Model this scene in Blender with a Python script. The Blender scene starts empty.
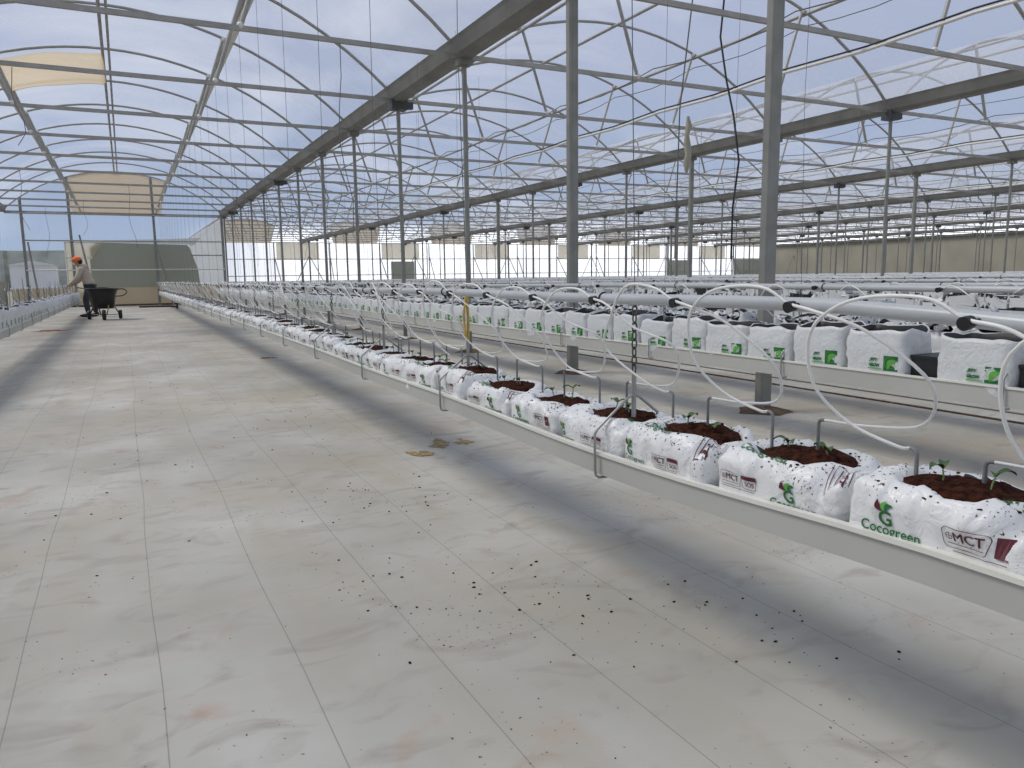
import bpy, bmesh, math, random
from mathutils import Vector, Matrix, noise
from mathutils.bvhtree import BVHTree
sc = bpy.context.scene
COL = sc.collection
rnd = random.Random(7)
PI = math.pi

# ------------------------------------------------------------------ geometry constants (metres)
SPAN = 8.22; HALF = 4.11; EAVE = 3.81; RIDGE = 5.5; Y0 = 4.07; BAY = 2.667
NSPAN = 8; FAR1 = 36.1; FAR = 60.08
RA = (HALF**2 + (RIDGE-EAVE)**2)/(2*(RIDGE-EAVE)); ZC = RIDGE-RA
def arch_z(x): return ZC + math.sqrt(max(RA*RA-x*x, 0))

# ------------------------------------------------------------------ helpers
class MB:
    def __init__(s): s.v = []; s.f = []; s.m = []; s.sm = []
    def add(s, vs, fs, mi=0, smooth=False):
        o = len(s.v); s.v += [tuple(v) for v in vs]
        for f in fs: s.f.append([i+o for i in f]); s.m.append(mi); s.sm.append(smooth)
    def box(s, x0, x1, y0, y1, z0, z1, mi=0, M=None):
        vs = [Vector((x, y, z)) for z in (z0, z1) for y in (y0, y1) for x in (x0, x1)]
        if M: vs = [M @ v for v in vs]
        s.add(vs, [(0,2,3,1),(4,5,7,6),(0,1,5,4),(2,6,7,3),(0,4,6,2),(1,3,7,5)], mi)
    def tube(s, pts, r, n=8, mi=0, closed=False, caps=True, flat=1.0):
        pts = [Vector(p) for p in pts]; N = len(pts)
        rr = r if isinstance(r, (list, tuple)) else [r]*N
        up = None; rings = []
        for i in range(N):
            a = pts[i-1] if (i or closed) else pts[0]; b = pts[(i+1) % N] if (i < N-1 or closed) else pts[-1]
            t = (b-a).normalized() if (b-a).length > 1e-9 else Vector((0,0,1))
            if up is None: up = Vector((0,0,1)) if abs(t.z) < .9 else Vector((1,0,0))
            u = (up - t*up.dot(t)); u = u.normalized() if u.length > 1e-6 else t.orthogonal().normalized()
            w = t.cross(u); up = u
            rings.append([pts[i]+(u*math.cos(2*PI*k/n)*flat+w*math.sin(2*PI*k/n))*rr[i] for k in range(n)])
        vs = [v for r_ in rings for v in r_]; fs = []
        for i in range(N if closed else N-1):
            j = (i+1) % N
            for k in range(n): fs.append((i*n+k, i*n+(k+1)%n, j*n+(k+1)%n, j*n+k))
        s.add(vs, fs, mi, True)
        if caps and not closed:
            s.add(rings[0], [tuple(range(n))[::-1]], mi); s.add(rings[-1], [tuple(range(n))], mi)
    def prism(s, prof, y0, y1, mi=0, closed=True):   # profile in xz swept along y
        n = len(prof); vs = [(x, y0, z) for x, z in prof]+[(x, y1, z) for x, z in prof]
        fs = [(i, (i+1)%n, (i+1)%n+n, i+n) for i in range(n if closed else n-1)]
        s.add(vs, fs, mi)
        if closed: s.add(vs[:n], [tuple(range(n))[::-1]], mi); s.add(vs[n:], [tuple(range(n))], mi)
    def ball(s, c, r, n=8, mi=0, sc_=(1,1,1)):
        vs = []; fs = []; c = Vector(c); h = n//2+1
        for i in range(h+1):
            t = PI*i/h
            for k in range(n):
                p = 2*PI*k/n; vs.append(c+Vector((r*sc_[0]*math.sin(t)*math.cos(p), r*sc_[1]*math.sin(t)*math.sin(p), r*sc_[2]*math.cos(t))))
        for i in range(h):
            for k in range(n): fs.append((i*n+k, (i+1)*n+k, (i+1)*n+(k+1)%n, i*n+(k+1)%n))
        s.add(vs, fs, mi, True)
    def mesh(s, name, mats):
        me = bpy.data.meshes.new(name); me.from_pydata(s.v, [], s.f)
        for m in (mats if isinstance(mats, (list, tuple)) else [mats]): me.materials.append(m)
        me.polygons.foreach_set('material_index', s.m); me.polygons.foreach_set('use_smooth', s.sm)
        me.update(); return me
    def build(s, name, mats, parent=None, loc=None): return link(name, s.mesh(name, mats), parent, loc)
def link(name, me, parent=None, loc=None):
    o = bpy.data.objects.new(name, me); COL.objects.link(o)
    if parent: o.parent = parent
    if loc: o.location = loc
    return o
def tag(o, label, cat, group=None, kind=None):
    o['label'] = label; o['category'] = cat
    if group: o['group'] = group
    if kind: o['kind'] = kind
    return o
def thing(name, label, cat, loc=(0,0,0), rz=0, group=None, kind=None):
    o = bpy.data.objects.new(name, None); COL.objects.link(o); o.location = loc; o.rotation_euler = (0,0,rz)
    return tag(o, label, cat, group, kind)
def dup(root, loc=None, rz=None, label=None, group=None, scale=None):
    r = root.copy(); COL.objects.link(r)
    if loc is not None: r.location = loc
    if rz is not None: r.rotation_euler = (0,0,rz)
    if scale is not None: r.scale = scale
    if label: r['label'] = label
    if group: r['group'] = group
    for ch in list(root.children):
        c = ch.copy(); COL.objects.link(c); c.parent = r
        for g in list(ch.children):
            d = g.copy(); COL.objects.link(d); d.parent = c
    return r
def struct(o): o['kind'] = 'structure'; return o
ORD = 'first second third fourth fifth sixth seventh eighth ninth tenth eleventh twelfth thirteenth fourteenth fifteenth sixteenth'.split()

# ------------------------------------------------------------------ materials
def mat(name, col, rough=.6, metal=0, spec=.5, trans=0, noise_amt=0, nscale=8, bump=0, bscale=30, col2=None, coat=0):
    m = bpy.data.materials.new(name); m.use_nodes = True; nt = m.node_tree; b = nt.nodes['Principled BSDF']
    b.inputs['Base Color'].default_value = (*col, 1); b.inputs['Roughness'].default_value = rough
    b.inputs['Metallic'].default_value = metal; b.inputs['Specular IOR Level'].default_value = spec
    if noise_amt or bump:
        tc = nt.nodes.new('ShaderNodeTexCoord')
    if noise_amt:
        nz = nt.nodes.new('ShaderNodeTexNoise'); nz.inputs['Scale'].default_value = nscale; nz.inputs['Detail'].default_value = 5
        nt.links.new(tc.outputs['Object'], nz.inputs['Vector'])
        cr = nt.nodes.new('ShaderNodeValToRGB'); c2 = col2 or tuple(c*(1-noise_amt) for c in col)
        cr.color_ramp.elements[0].position = .35; cr.color_ramp.elements[1].position = .62
        cr.color_ramp.elements[0].color = (*c2, 1); cr.color_ramp.elements[1].color = (*col, 1)
        nt.links.new(nz.outputs['Fac'], cr.inputs['Fac']); nt.links.new(cr.outputs['Color'], b.inputs['Base Color'])
    if bump:
        n2 = nt.nodes.new('ShaderNodeTexNoise'); n2.inputs['Scale'].default_value = bscale; n2.inputs['Detail'].default_value = 4
        nt.links.new(tc.outputs['Object'], n2.inputs['Vector'])
        bp = nt.nodes.new('ShaderNodeBump'); bp.inputs['Strength'].default_value = bump; bp.inputs['Distance'].default_value = .01
        nt.links.new(n2.outputs['Fac'], bp.inputs['Height']); nt.links.new(bp.outputs['Normal'], b.inputs['Normal'])
    return m
def film(name, col, t_fac, diff=.35, tcol=(1,1,1), streak=0, sdir=(1,6,1), scale=.6):
    """plastic sheet: part clear, part milky (translucent + diffuse); the clear share varies in soft streaks"""
    m = bpy.data.materials.new(name); m.use_nodes = True; nt = m.node_tree; N = nt.nodes; L = nt.links
    N.clear(); out = N.new('ShaderNodeOutputMaterial')
    tr = N.new('ShaderNodeBsdfTransparent'); tr.inputs['Color'].default_value = (*tcol, 1)
    tl = N.new('ShaderNodeBsdfTranslucent'); tl.inputs['Color'].default_value = (*col, 1)
    df = N.new('ShaderNodeBsdfDiffuse'); df.inputs['Color'].default_value = (*col, 1)
    m1 = N.new('ShaderNodeMixShader'); m1.inputs[0].default_value = diff; L.new(tl.outputs[0], m1.inputs[1]); L.new(df.outputs[0], m1.inputs[2])
    m2 = N.new('ShaderNodeMixShader'); m2.inputs[0].default_value = t_fac; L.new(m1.outputs[0], m2.inputs[1]); L.new(tr.outputs[0], m2.inputs[2])
    L.new(m2.outputs[0], out.inputs[0])
    if streak:
        tc = N.new('ShaderNodeTexCoord'); mp = N.new('ShaderNodeMapping'); mp.inputs['Scale'].default_value = sdir
        nz = N.new('ShaderNodeTexNoise'); nz.inputs['Scale'].default_value = scale; nz.inputs['Detail'].default_value = 6
        nz.inputs['Distortion'].default_value = .6
        mr = N.new('ShaderNodeMapRange'); mr.inputs[1].default_value = .35; mr.inputs[2].default_value = .7
        mr.inputs[3].default_value = min(1, t_fac+streak*.5); mr.inputs[4].default_value = t_fac-streak
        L.new(tc.outputs['Object'], mp.inputs[0]); L.new(mp.outputs[0], nz.inputs['Vector']); L.new(nz.outputs['Fac'], mr.inputs[0]); L.new(mr.outputs[0], m2.inputs[0])
    return m
M_post = mat('galvanised_post', (.27,.27,.245), .55, .2, noise_amt=.22, nscale=5)
M_steel = mat('galvanised_tube', (.38,.37,.34), .5, .2, noise_amt=.2, nscale=4)
M_gut = mat('gutter_steel', (.25,.245,.225), .6, .2, noise_amt=.25, nscale=2.5)
M_dark = mat('dark_steel_box', (.06,.065,.07), .5)
M_wire = mat('wire', (.16,.16,.16), .5, .5)
M_hook = mat('galvanised_rod', (.34,.34,.33), .4, .6)
M_chain = mat('chain_steel', (.12,.115,.11), .45, .7)
M_black = mat('black_plastic', (.012,.012,.013), .45)
M_trough = mat('cream_trough_steel', (.47,.47,.43), .5, noise_amt=.08, nscale=3)
M_lip = mat('white_trough_lip', (.72,.71,.65), .4)
M_pipe = mat('white_pvc_pipe', (.47,.49,.50), .3, noise_amt=.06, nscale=6)
M_tube = mat('white_tube', (.80,.80,.76), .35)
M_stake = mat('grey_stake', (.20,.205,.20), .45)
M_soil = mat('coco_peat', (.062,.019,.010), .95, noise_amt=.75, nscale=60, bump=1, bscale=120, spec=.1)
M_soil2 = mat('dark_potting_mix', (.03,.02,.016), .95, noise_amt=.6, nscale=40, spec=.1)
M_green = mat('green_ink', (.008,.14,.03), .45)
M_lime = mat('lime_ink', (.12,.38,.06), .45)
M_maroon = mat('maroon_ink', (.10,.012,.02), .45)
M_leaf = mat('seedling_leaf', (.06,.13,.035), .5, noise_amt=.3, nscale=40)
M_stem = mat('seedling_stem', (.16,.26,.09), .5)
M_tan = film('tan_curtain', (.80,.70,.55), .28, .25, streak=.10, sdir=(.4,.4,3), scale=2)
M_beige = film('beige_film', (.85,.79,.66), .35, .3, streak=.1, sdir=(1,1,1), scale=1)
M_shade = film('grey_shade_net', (.42,.43,.37), .14, .45, streak=.04, sdir=(3,1,.5), scale=.6)
M_roof = film('roof_film', (.82,.84,.89), .775, .42, streak=.21, sdir=(.35,1.0,.35), scale=.55)
M_clear = film('clear_gable_film', (.70,.76,.88), .88, .4, streak=.12, sdir=(1,1,.15), scale=1.6)
M_silver = film('silvery_side_film', (.74,.76,.74), .07, .4, streak=.05, sdir=(1,.6,.1), scale=1.2)
M_white = film('white_wall_film', (.97,.98,1.0), .50, .15, streak=.2, sdir=(.6,1,.3), scale=.6)
M_base = film('beige_base_sheet', (.62,.55,.43), .08, .4)
M_blind = film('roof_blind_fabric', (.70,.58,.40), .14, .25, streak=.10, sdir=(.6,3,1), scale=2)
M_beigewall = mat('beige_wall_sheet', (.36,.34,.27), .8, noise_amt=.14, nscale=.5)
M_yard = mat('yard_ground', (.30,.28,.22), .95, noise_amt=.3, nscale=.3)
M_hill = mat('distant_scrub', (.13,.15,.12), .95, noise_amt=.5, nscale=.4)
M_rust = mat('rusty_soil', (.16,.10,.06), .95, noise_amt=.5, nscale=25, bump=.6, bscale=60)
M_strap = mat('yellow_strap', (.62,.42,.08), .6, noise_amt=.3, nscale=30)
M_orange = mat('orange_cap', (.85,.16,.03), .7)
M_hood = mat('beige_hoodie', (.50,.42,.35), .9, noise_amt=.15, nscale=9, bump=.4, bscale=14)
M_trou = mat('dark_trousers', (.045,.05,.06), .9, noise_amt=.3, nscale=9)
M_skin = mat('skin', (.36,.19,.12), .6)
M_shoe = mat('black_shoe', (.015,.015,.015), .6)
M_mask = mat('white_mask', (.75,.75,.74), .8)
M_hair = mat('dark_hair', (.02,.015,.012), .7)
M_yell = mat('worn_yellow_frame', (.28,.26,.07), .6)

def bag_mat(name, base, speck):
    m = bpy.data.materials.new(name); m.use_nodes = True; nt = m.node_tree; N = nt.nodes; L = nt.links; b = N['Principled BSDF']
    b.inputs['Roughness'].default_value = .34; b.inputs['Specular IOR Level'].default_value = .45
    tc = N.new('ShaderNodeTexCoord')
    oi = N.new('ShaderNodeObjectInfo'); add = N.new('ShaderNodeVectorMath'); add.operation = 'ADD'
    sc3 = N.new('ShaderNodeMath'); sc3.operation = 'MULTIPLY'; sc3.inputs[1].default_value = 37
    L.new(oi.outputs['Random'], sc3.inputs[0]); L.new(tc.outputs['Object'], add.inputs[0]); L.new(sc3.outputs[0], add.inputs[1])
    n1 = N.new('ShaderNodeTexNoise'); n1.inputs['Scale'].default_value = 135; n1.inputs['Detail'].default_value = 3; L.new(add.outputs[0], n1.inputs['Vector'])
    n2 = N.new('ShaderNodeTexNoise'); n2.inputs['Scale'].default_value = 9; n2.inputs['Detail'].default_value = 2; L.new(add.outputs[0], n2.inputs['Vector'])
    # dirt clings to the upper side near the opening
    sep = N.new('ShaderNodeSeparateXYZ'); L.new(tc.outputs['Object'], sep.inputs[0])
    mr = N.new('ShaderNodeMapRange'); mr.inputs[1].default_value = .06; mr.inputs[2].default_value = .17; mr.inputs[3].default_value = -.04; mr.inputs[4].default_value = speck
    L.new(sep.outputs['Z'], mr.inputs[0])
    a1 = N.new('ShaderNodeMath'); a1.operation = 'MULTIPLY_ADD'; a1.inputs[1].default_value = .35; L.new(n2.outputs['Fac'], a1.inputs[0]); L.new(n1.outputs['Fac'], a1.inputs[2])
    a2 = N.new('ShaderNodeMath'); a2.operation = 'ADD'; L.new(a1.outputs[0], a2.inputs[0]); L.new(mr.outputs[0], a2.inputs[1])
    cr = N.new('ShaderNodeValToRGB'); cr.color_ramp.elements[0].position = .865; cr.color_ramp.elements[1].position = .885
    cr.color_ramp.elements[0].color = (*base, 1); cr.color_ramp.elements[1].color = (.09,.04,.025,1)
    L.new(a2.outputs[0], cr.inputs['Fac']); L.new(cr.outputs['Color'], b.inputs['Base Color'])
    n3 = N.new('ShaderNodeTexNoise'); n3.inputs['Scale'].default_value = 20; n3.inputs['Detail'].default_value = 3; n3.inputs['Distortion'].default_value = 1.2; L.new(add.outputs[0], n3.inputs['Vector'])
    bp = N.new('ShaderNodeBump'); bp.inputs['Strength'].default_value = .55; bp.inputs['Distance'].default_value = .012; L.new(n3.outputs['Fac'], bp.inputs['Height']); L.new(bp.outputs['Normal'], b.inputs['Normal'])
    return m
M_bag = bag_mat('white_grow_bag_plastic', (.75,.755,.75), .062)
M_bag2 = bag_mat('white_upright_bag_plastic', (.62,.635,.635), -.05)

# floor: woven white ground cover, thin green marker threads every 0.33 m, stains
def floor_mat():
    m = bpy.data.materials.new('woven_white_ground_cover'); m.use_nodes = True; nt = m.node_tree; N = nt.nodes; L = nt.links; b = N['Principled BSDF']
    b.inputs['Roughness'].default_value = .75; b.inputs['Specular IOR Level'].default_value = .25
    geo = N.new('ShaderNodeTexCoord'); sep = N.new('ShaderNodeSeparateXYZ'); L.new(geo.outputs['Object'], sep.inputs[0])
    def nz(scale, det=4, sx=(1,1,1), dist=0):
        mp = N.new('ShaderNodeMapping'); mp.inputs['Scale'].default_value = sx; L.new(geo.outputs['Object'], mp.inputs[0])
        t = N.new('ShaderNodeTexNoise'); t.inputs['Scale'].default_value = scale; t.inputs['Detail'].default_value = det; t.inputs['Distortion'].default_value = dist
        L.new(mp.outputs[0], t.inputs['Vector']); return t.outputs['Fac']
    def mth(op, a, b_=None, c_=None):
        n = N.new('ShaderNodeMath'); n.operation = op
        for i, x in enumerate((a, b_, c_)):
            if x is None: continue
            if isinstance(x, (int, float)): n.inputs[i].default_value = x
            else: L.new(x, n.inputs[i])
        return n.outputs[0]
    def ramp(x, p0, p1, c0=0, c1=1):
        r = N.new('ShaderNodeMapRange'); r.inputs[1].default_value = p0; r.inputs[2].default_value = p1; r.inputs[3].default_value = c0; r.inputs[4].default_value = c1
        L.new(x, r.inputs[0]); return r.outputs[0]
    def mix(f, a, b_):
        n = N.new('ShaderNodeMix'); n.data_type = 'RGBA'
        L.new(f, n.inputs[0]) if not isinstance(f, float) else None
        for i, x in ((6, a), (7, b_)):
            if isinstance(x, tuple): n.inputs[i].default_value = (*x, 1)
            else: L.new(x, n.inputs[i])
        return n.outputs[2]
    base = mix(ramp(nz(.9, 6), .35, .68), (.37,.355,.31), (.54,.525,.48))
    base = mix(ramp(nz(3.2, 5, (1,.35,1), .5), .46, .74, 0, .85), base, (.40,.365,.30))
    base = mix(ramp(nz(1.1, 6, (.35,1.1,1), .8), .50, .74, 0, .7), base, (.42,.36,.28))
    base = mix(ramp(nz(7, 6, (.6,1,1), 1.2), .53, .72, 0, .75), base, (.33,.30,.265))
    base = mix(ramp(nz(2.3, 6, (1,1,1), 1.5), .63, .74, 0, .55), base, (.44,.29,.21))
    wob = mth('MULTIPLY', mth('SUBTRACT', nz(.28, 2), .5), .13)
    x = mth('ADD', sep.outputs['X'], wob)
    ph = mth('ABSOLUTE', mth('SUBTRACT', mth('FRACT', mth('ADD', mth('DIVIDE', x, .333), 100.5)), .5))
    thr = mth('LESS_THAN', ph, .0048)
    base = mix(mth('MULTIPLY', thr, .55), base, (.13,.18,.15))
    wv = N.new('ShaderNodeTexWave'); wv.bands_direction = 'Y'; wv.inputs['Scale'].default_value = 60; L.new(geo.outputs['Object'], wv.inputs['Vector'])
    pass
    sp = ramp(mth('ADD', nz(70, 3), mth('MULTIPLY', nz(1.7, 3), .42)), .93, .95)
    base = mix(sp, base, (.11,.06,.04))
    L.new(base, b.inputs['Base Color'])
    bp = N.new('ShaderNodeBump'); bp.inputs['Strength'].default_value = .35; bp.inputs['Distance'].default_value = .02
    L.new(nz(4, 5, (.5,1.2,1)), bp.inputs['Height']); L.new(bp.outputs['Normal'], b.inputs['Normal'])
    return m
M_floor = floor_mat()

# ------------------------------------------------------------------ camera (focal length in px 757.9 at 1024 wide)
Fv = Vector((.44575939,.88411328,-.14015092)); Rv = Vector((.89201141,-.45182227,-.01312585)); Uv = Vector((.07492805,.11916525,.99004315))
cam = bpy.data.objects.new('camera', bpy.data.cameras.new('camera')); COL.objects.link(cam)
cam.matrix_world = Matrix(((Rv.x,Uv.x,-Fv.x,0),(Rv.y,Uv.y,-Fv.y,0),(Rv.z,Uv.z,-Fv.z,1.0),(0,0,0,1)))
cam.data.sensor_width = 36; cam.data.lens = 757.9*36/1024; cam.data.clip_start = .02; cam.data.clip_end = 500
sc.camera = cam

# ------------------------------------------------------------------ ground, walls, roof film
m = MB(); XR = HALF+SPAN*(NSPAN-1)
m.add([(-HALF-.3,-7,0),(XR+.3,-7,0),(XR+.3,FAR,0),(HALF,FAR,0),(HALF,FAR1,0),(-HALF-.3,FAR1,0)], [(0,1,2,3,4,5)])
struct(m.build('floor', M_floor))
m = MB(); m.add([(-160,-120,-.03),(260,-120,-.03),(260,230,-.03),(-160,230,-.03)], [(0,1,2,3)]); struct(m.build('ground_outside', M_yard))
m = MB(); NS = 60; vs = []; fs = []
for i in range(NS+1):
    x = -150+i*6.5; h = 3.2+2.6*noise.noise(Vector((i*.23,0,0)))+1.2*noise.noise(Vector((i*.9,3,0)))
    if x > 70: h += 1
    if x >= 12: h = .1
    if x < 12: h = 5.6+1.2*noise.noise(Vector((i*.6,0,0)))
    vs += [(x,118,-.05),(x,125+3*noise.noise(Vector((i*.5,1,1))),h),(x,150,-.05)]
for i in range(NS): fs += [(i*3,i*3+3,i*3+4,i*3+1),(i*3+1,i*3+4,i*3+5,i*3+2)]
m.add(vs, fs, 0, True); struct(m.build('hill_outside', M_hill))
# roof film: one skin over all spans
m = MB(); NA = 20
for n in range(NSPAN):
    cx = n*SPAN; y1 = FAR1 if n == 0 else FAR
    ys = [-7 + (y1+7)*i/24 for i in range(25)]
    vs = []; fs = []
    for y in ys:
        for a in range(NA+1):
            x = -HALF+.13+(SPAN-.26)*a/NA; vs.append((cx+x, y, arch_z(x)+.035))
    for i in range(24):
        for a in range(NA): q = i*(NA+1)+a; fs.append((q,q+1,q+NA+2,q+NA+1))
    m.add(vs, fs, 0, True)
struct(m.build('ceiling', M_roof))
def gable(mb, cx, y, z0, x0=-HALF+.05, x1=HALF-.05, n=16, top=None):
    vs = []
    for i in range(n+1):
        x = x0+(x1-x0)*i/n; vs += [(cx+x, y, z0), (cx+x, y, top if top else arch_z(x))]
    mb.add(vs, [(2*i,2*i+2,2*i+3,2*i+1) for i in range(n)])
m = MB(); gable(m, 0, FAR1+.04, 0); struct(m.build('wall_near_gable', M_clear))
m = MB()
for n in range(1, NSPAN): gable(m, n*SPAN, FAR+.04, 0, top=EAVE)
struct(m.build('wall_far', M_white))
m = MB()
for n in range(1, NSPAN): gable(m, n*SPAN, FAR+.04, EAVE)
struct(m.build('wall_far_gables', M_clear))
m = MB(); m.add([(HALF+.02,FAR1,0),(HALF+.02,FAR,0),(HALF+.02,FAR,EAVE),(HALF+.02,FAR1,EAVE)], [(0,1,2,3)]); struct(m.build('wall_inner_side', M_silver))
m = MB(); m.add([(XR+.1,-7,0),(XR+.1,FAR,0),(XR+.1,FAR,3.78),(XR+.1,-7,3.78)], [(0,1,2,3)]); struct(m.build('wall_right', M_beigewall))
m = MB(); m.add([(-HALF-.1,-7,1.1),(-HALF-.1,FAR1,1.1),(-HALF-.1,FAR1,EAVE),(-HALF-.1,-7,EAVE)], [(0,1,2,3)]); struct(m.build('wall_left', M_clear))
m = MB(); m.box(-HALF-.12,-HALF-.08,-7,FAR1,0,1.1); struct(m.build('wall_left_base', M_beigewall))

# ------------------------------------------------------------------ gable dressing (near span)
def sheet(pts, th=.01):      # polygon in xz at y=0 with small thickness
    mb = MB(); n = len(pts)
    mb.add([(x,0,z) for x,z in pts]+[(x,th,z) for x,z in pts], [tuple(range(n)), tuple(range(n,2*n))[::-1]]+[(i,i+n,(i+1)%n+n,(i+1)%n) for i in range(n)])
    return mb
def curt(w0, w1):
    top = [(x, arch_z(x)-.03) for x in [w0*(1-i/6) for i in range(13)]]
    return [(-w1, EAVE-.05), (w1, EAVE-.05)] + top
o = sheet(curt(1.95, 1.62)).build('gable_curtain', M_tan, loc=(-.05,FAR1-.05,0)); tag(o, 'tan fabric curtain hanging in the arched top of the nearest end wall', 'curtain', 'tan gable curtains')
NM = ['next span', 'third span', 'fourth span', 'fifth span', 'sixth span', 'seventh span', 'eighth span']
cm = sheet(curt(2.1, 1.75)).mesh('gable_curtain', M_tan)
for n in range(1, NSPAN):
    tag(link('gable_curtain', cm, None, (n*SPAN+.1,FAR-.05,0)), 'tan fabric curtain high in the far end of the %s across the house' % NM[n-1], 'curtain', 'tan gable curtains')
bm_ = sheet([(-1.9,2.5),(1.3,2.5),(1.3,3.78),(-1.9,3.78)]).mesh('beige_sheet', M_beige)
for n in range(1, NSPAN-1):
    tag(link('beige_sheet', bm_, None, (HALF+n*SPAN,FAR-.07,0)), 'beige sheet high on the far white wall beyond the %s' % NM[n-1], 'panel', 'beige panels on the far wall')
for (x0,x1,z0,z1,l) in ((19.4,21.4,.3,2.35,'grey shade panel low on the far white wall, behind the fourth post line'),(47.5,50.5,.3,2.4,'dark grey shade panel on the far white wall near the beige side wall'),(56,60,.3,2.5,'dark grey net filling the far corner against the beige side wall')):
    tag(sheet([(x0,z0),(x1,z0),(x1,z1),(x0,z1)]).build('shade_cloth', M_shade, loc=(0,FAR-.07,0)), l, 'shade net')
tag(sheet([(-1.2,.77),(2.95,.77),(2.9,1.5),(2.62,2.42),(2.5,2.55),(-.9,2.62),(-1.2,2.45)]).build('shade_net', M_shade, loc=(0,FAR1-.08,0)), 'large dark grey shade net covering the door of the near end wall', 'shade net')
tag(sheet([(-1.2,2.62),(-.9,2.62),(2.5,2.58),(2.75,2.5),(3.1,2.85),(1.7,2.78),(-.6,2.72),(-1.2,2.7)]).build('gathered_film', M_silver, loc=(0,FAR1-.1,0)), 'white plastic film gathered along the top of the dark shade net', 'plastic film')
fr = thing('framed_sheet', 'pale framed panel left of the dark shade net behind the worker', 'panel', (0,FAR1-.12,0))
sheet([(-2.02,.3),(-1.2,.3),(-1.2,1.9),(-.75,2.5),(-.75,2.58),(-2.02,2.58)]).build('sheet', M_beige, fr)
mb = MB()
for a,b in (((-2.05,.1),(-2.05,2.62)),((-2.05,2.62),(-.7,2.62)),((-2.05,2.0),(-1.1,2.0))): mb.tube([(a[0],-.02,a[1]),(b[0],-.02,b[1])], .03, 6)
mb.build('frame', M_lip, fr)
tag(sheet([(-4.0,.0),(4.0,.0),(4.0,.78),(-4.0,.78)],.02).build('skirting_sheet', M_base, loc=(0,FAR1-.03,0)), 'low beige sheet along the foot of the near end wall', 'panel')
m = MB(); m.box(-4.05,4.05,-.06,.0,0,.07,0); tag(m.build('ground_rail', M_rust, loc=(0,FAR1-.08,0)), 'brown rail on the floor along the near end wall', 'rail')
for x, l in ((-3.45,'left'),(-1.80,'behind the worker'),(1.28,'right of the dark shade net door'),(3.98,'at the gutter corner')):
    m = MB(); m.box(-.05,.05,-.04,.04,0,arch_z(x)-.02); tag(m.build('gable_post', M_post, loc=(x,FAR1-.14,0)), 'grey steel upright of the near end wall, '+(l if l!='left' else 'by the left bag row'), 'post', 'near end wall uprights')
for z, x0, x1, l, mt in ((2.68,-3.45,3.98,'upper',M_steel),(1.5,-3.45,3.98,'middle, crossing the shade net',M_lip),(3.74,-4.0,4.0,'eave level',M_steel),(2.1,2.6,4.0,'short, beside the gutter corner post',M_steel)):
    m = MB(); m.tube([(x0,0,z),(x1,0,z)], .028, 6); tag(m.build('wall_rail', mt, loc=(0,FAR1-.2,0)), 'horizontal tube rail of the near end wall, '+l, 'rail', 'near end wall rails')
for x0,x1,z1,l in ((1.75,1.3,2.6,'leaning against the dark shade net'),(-1.05,-1.5,2.9,'above the worker'),(-3.0,-3.3,2.6,'near the left bag row')):
    m = MB(); m.tube([(x0,-.9,.02),(x1,-.1,z1)], .035, 6); tag(m.build('leaning_prop', M_post, loc=(0,FAR1-.2,0)), 'slanted steel prop at the near end wall, '+l, 'prop', 'near end wall props')
# outside things seen through the clear gable
bx = thing('storage_tank', 'white boxy shed outside, seen through the clear end wall', 'shed', (-4.6,52,0))
m = MB(); m.box(-1.1,1.1,-1,1,0,2.0); m.build('body', M_mask, bx)
m = MB(); m.prism([(-1.2,2.0),(1.2,2.0),(0,2.25)], -1.1, 1.1); m.build('roof', M_lip, bx)
# ------------------------------------------------------------------ steel frame
# gutters
G = [(-.07,3.79),(.07,3.79),(.12,3.83),(.165,3.96),(.185,3.99),(.20,3.99),(.178,3.95),(.13,3.82),(.07,3.775),(-.07,3.775),(-.13,3.82),(-.178,3.95),(-.20,3.99),(-.185,3.99),(-.165,3.96),(-.12,3.83)]
def gutter_mesh(y0, y1):
    mb = MB(); n = len(G)
    # open channel: outer skin and inner skin quads
    idx = list(range(n)); vs = [(x,y0,z) for x,z in G]+[(x,y1,z) for x,z in G]
    mb.add(vs, [(i,(i+1)%n,(i+1)%n+n,i+n) for i in range(n)]); return mb
GL = ['nearest grey steel roof gutter over the first post line','second steel roof gutter, over the second post line from the aisle','third steel roof gutter from the aisle','fourth steel roof gutter from the aisle','fifth steel roof gutter from the aisle','sixth steel roof gutter from the aisle','seventh steel roof gutter from the aisle','last steel roof gutter above the beige side wall']
for g in range(NSPAN):
    o = gutter_mesh(-7, FAR if g else FAR1+.2).build('roof_gutter', M_gut, loc=(HALF+g*SPAN,0,0)); tag(o, GL[g], 'gutter', 'roof gutters')
o = gutter_mesh(-7, FAR1).build('roof_gutter', M_gut, loc=(-HALF,0,0)); tag(o, 'steel roof gutter along the side wall over the left bag row', 'gutter', 'roof gutters')
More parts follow.
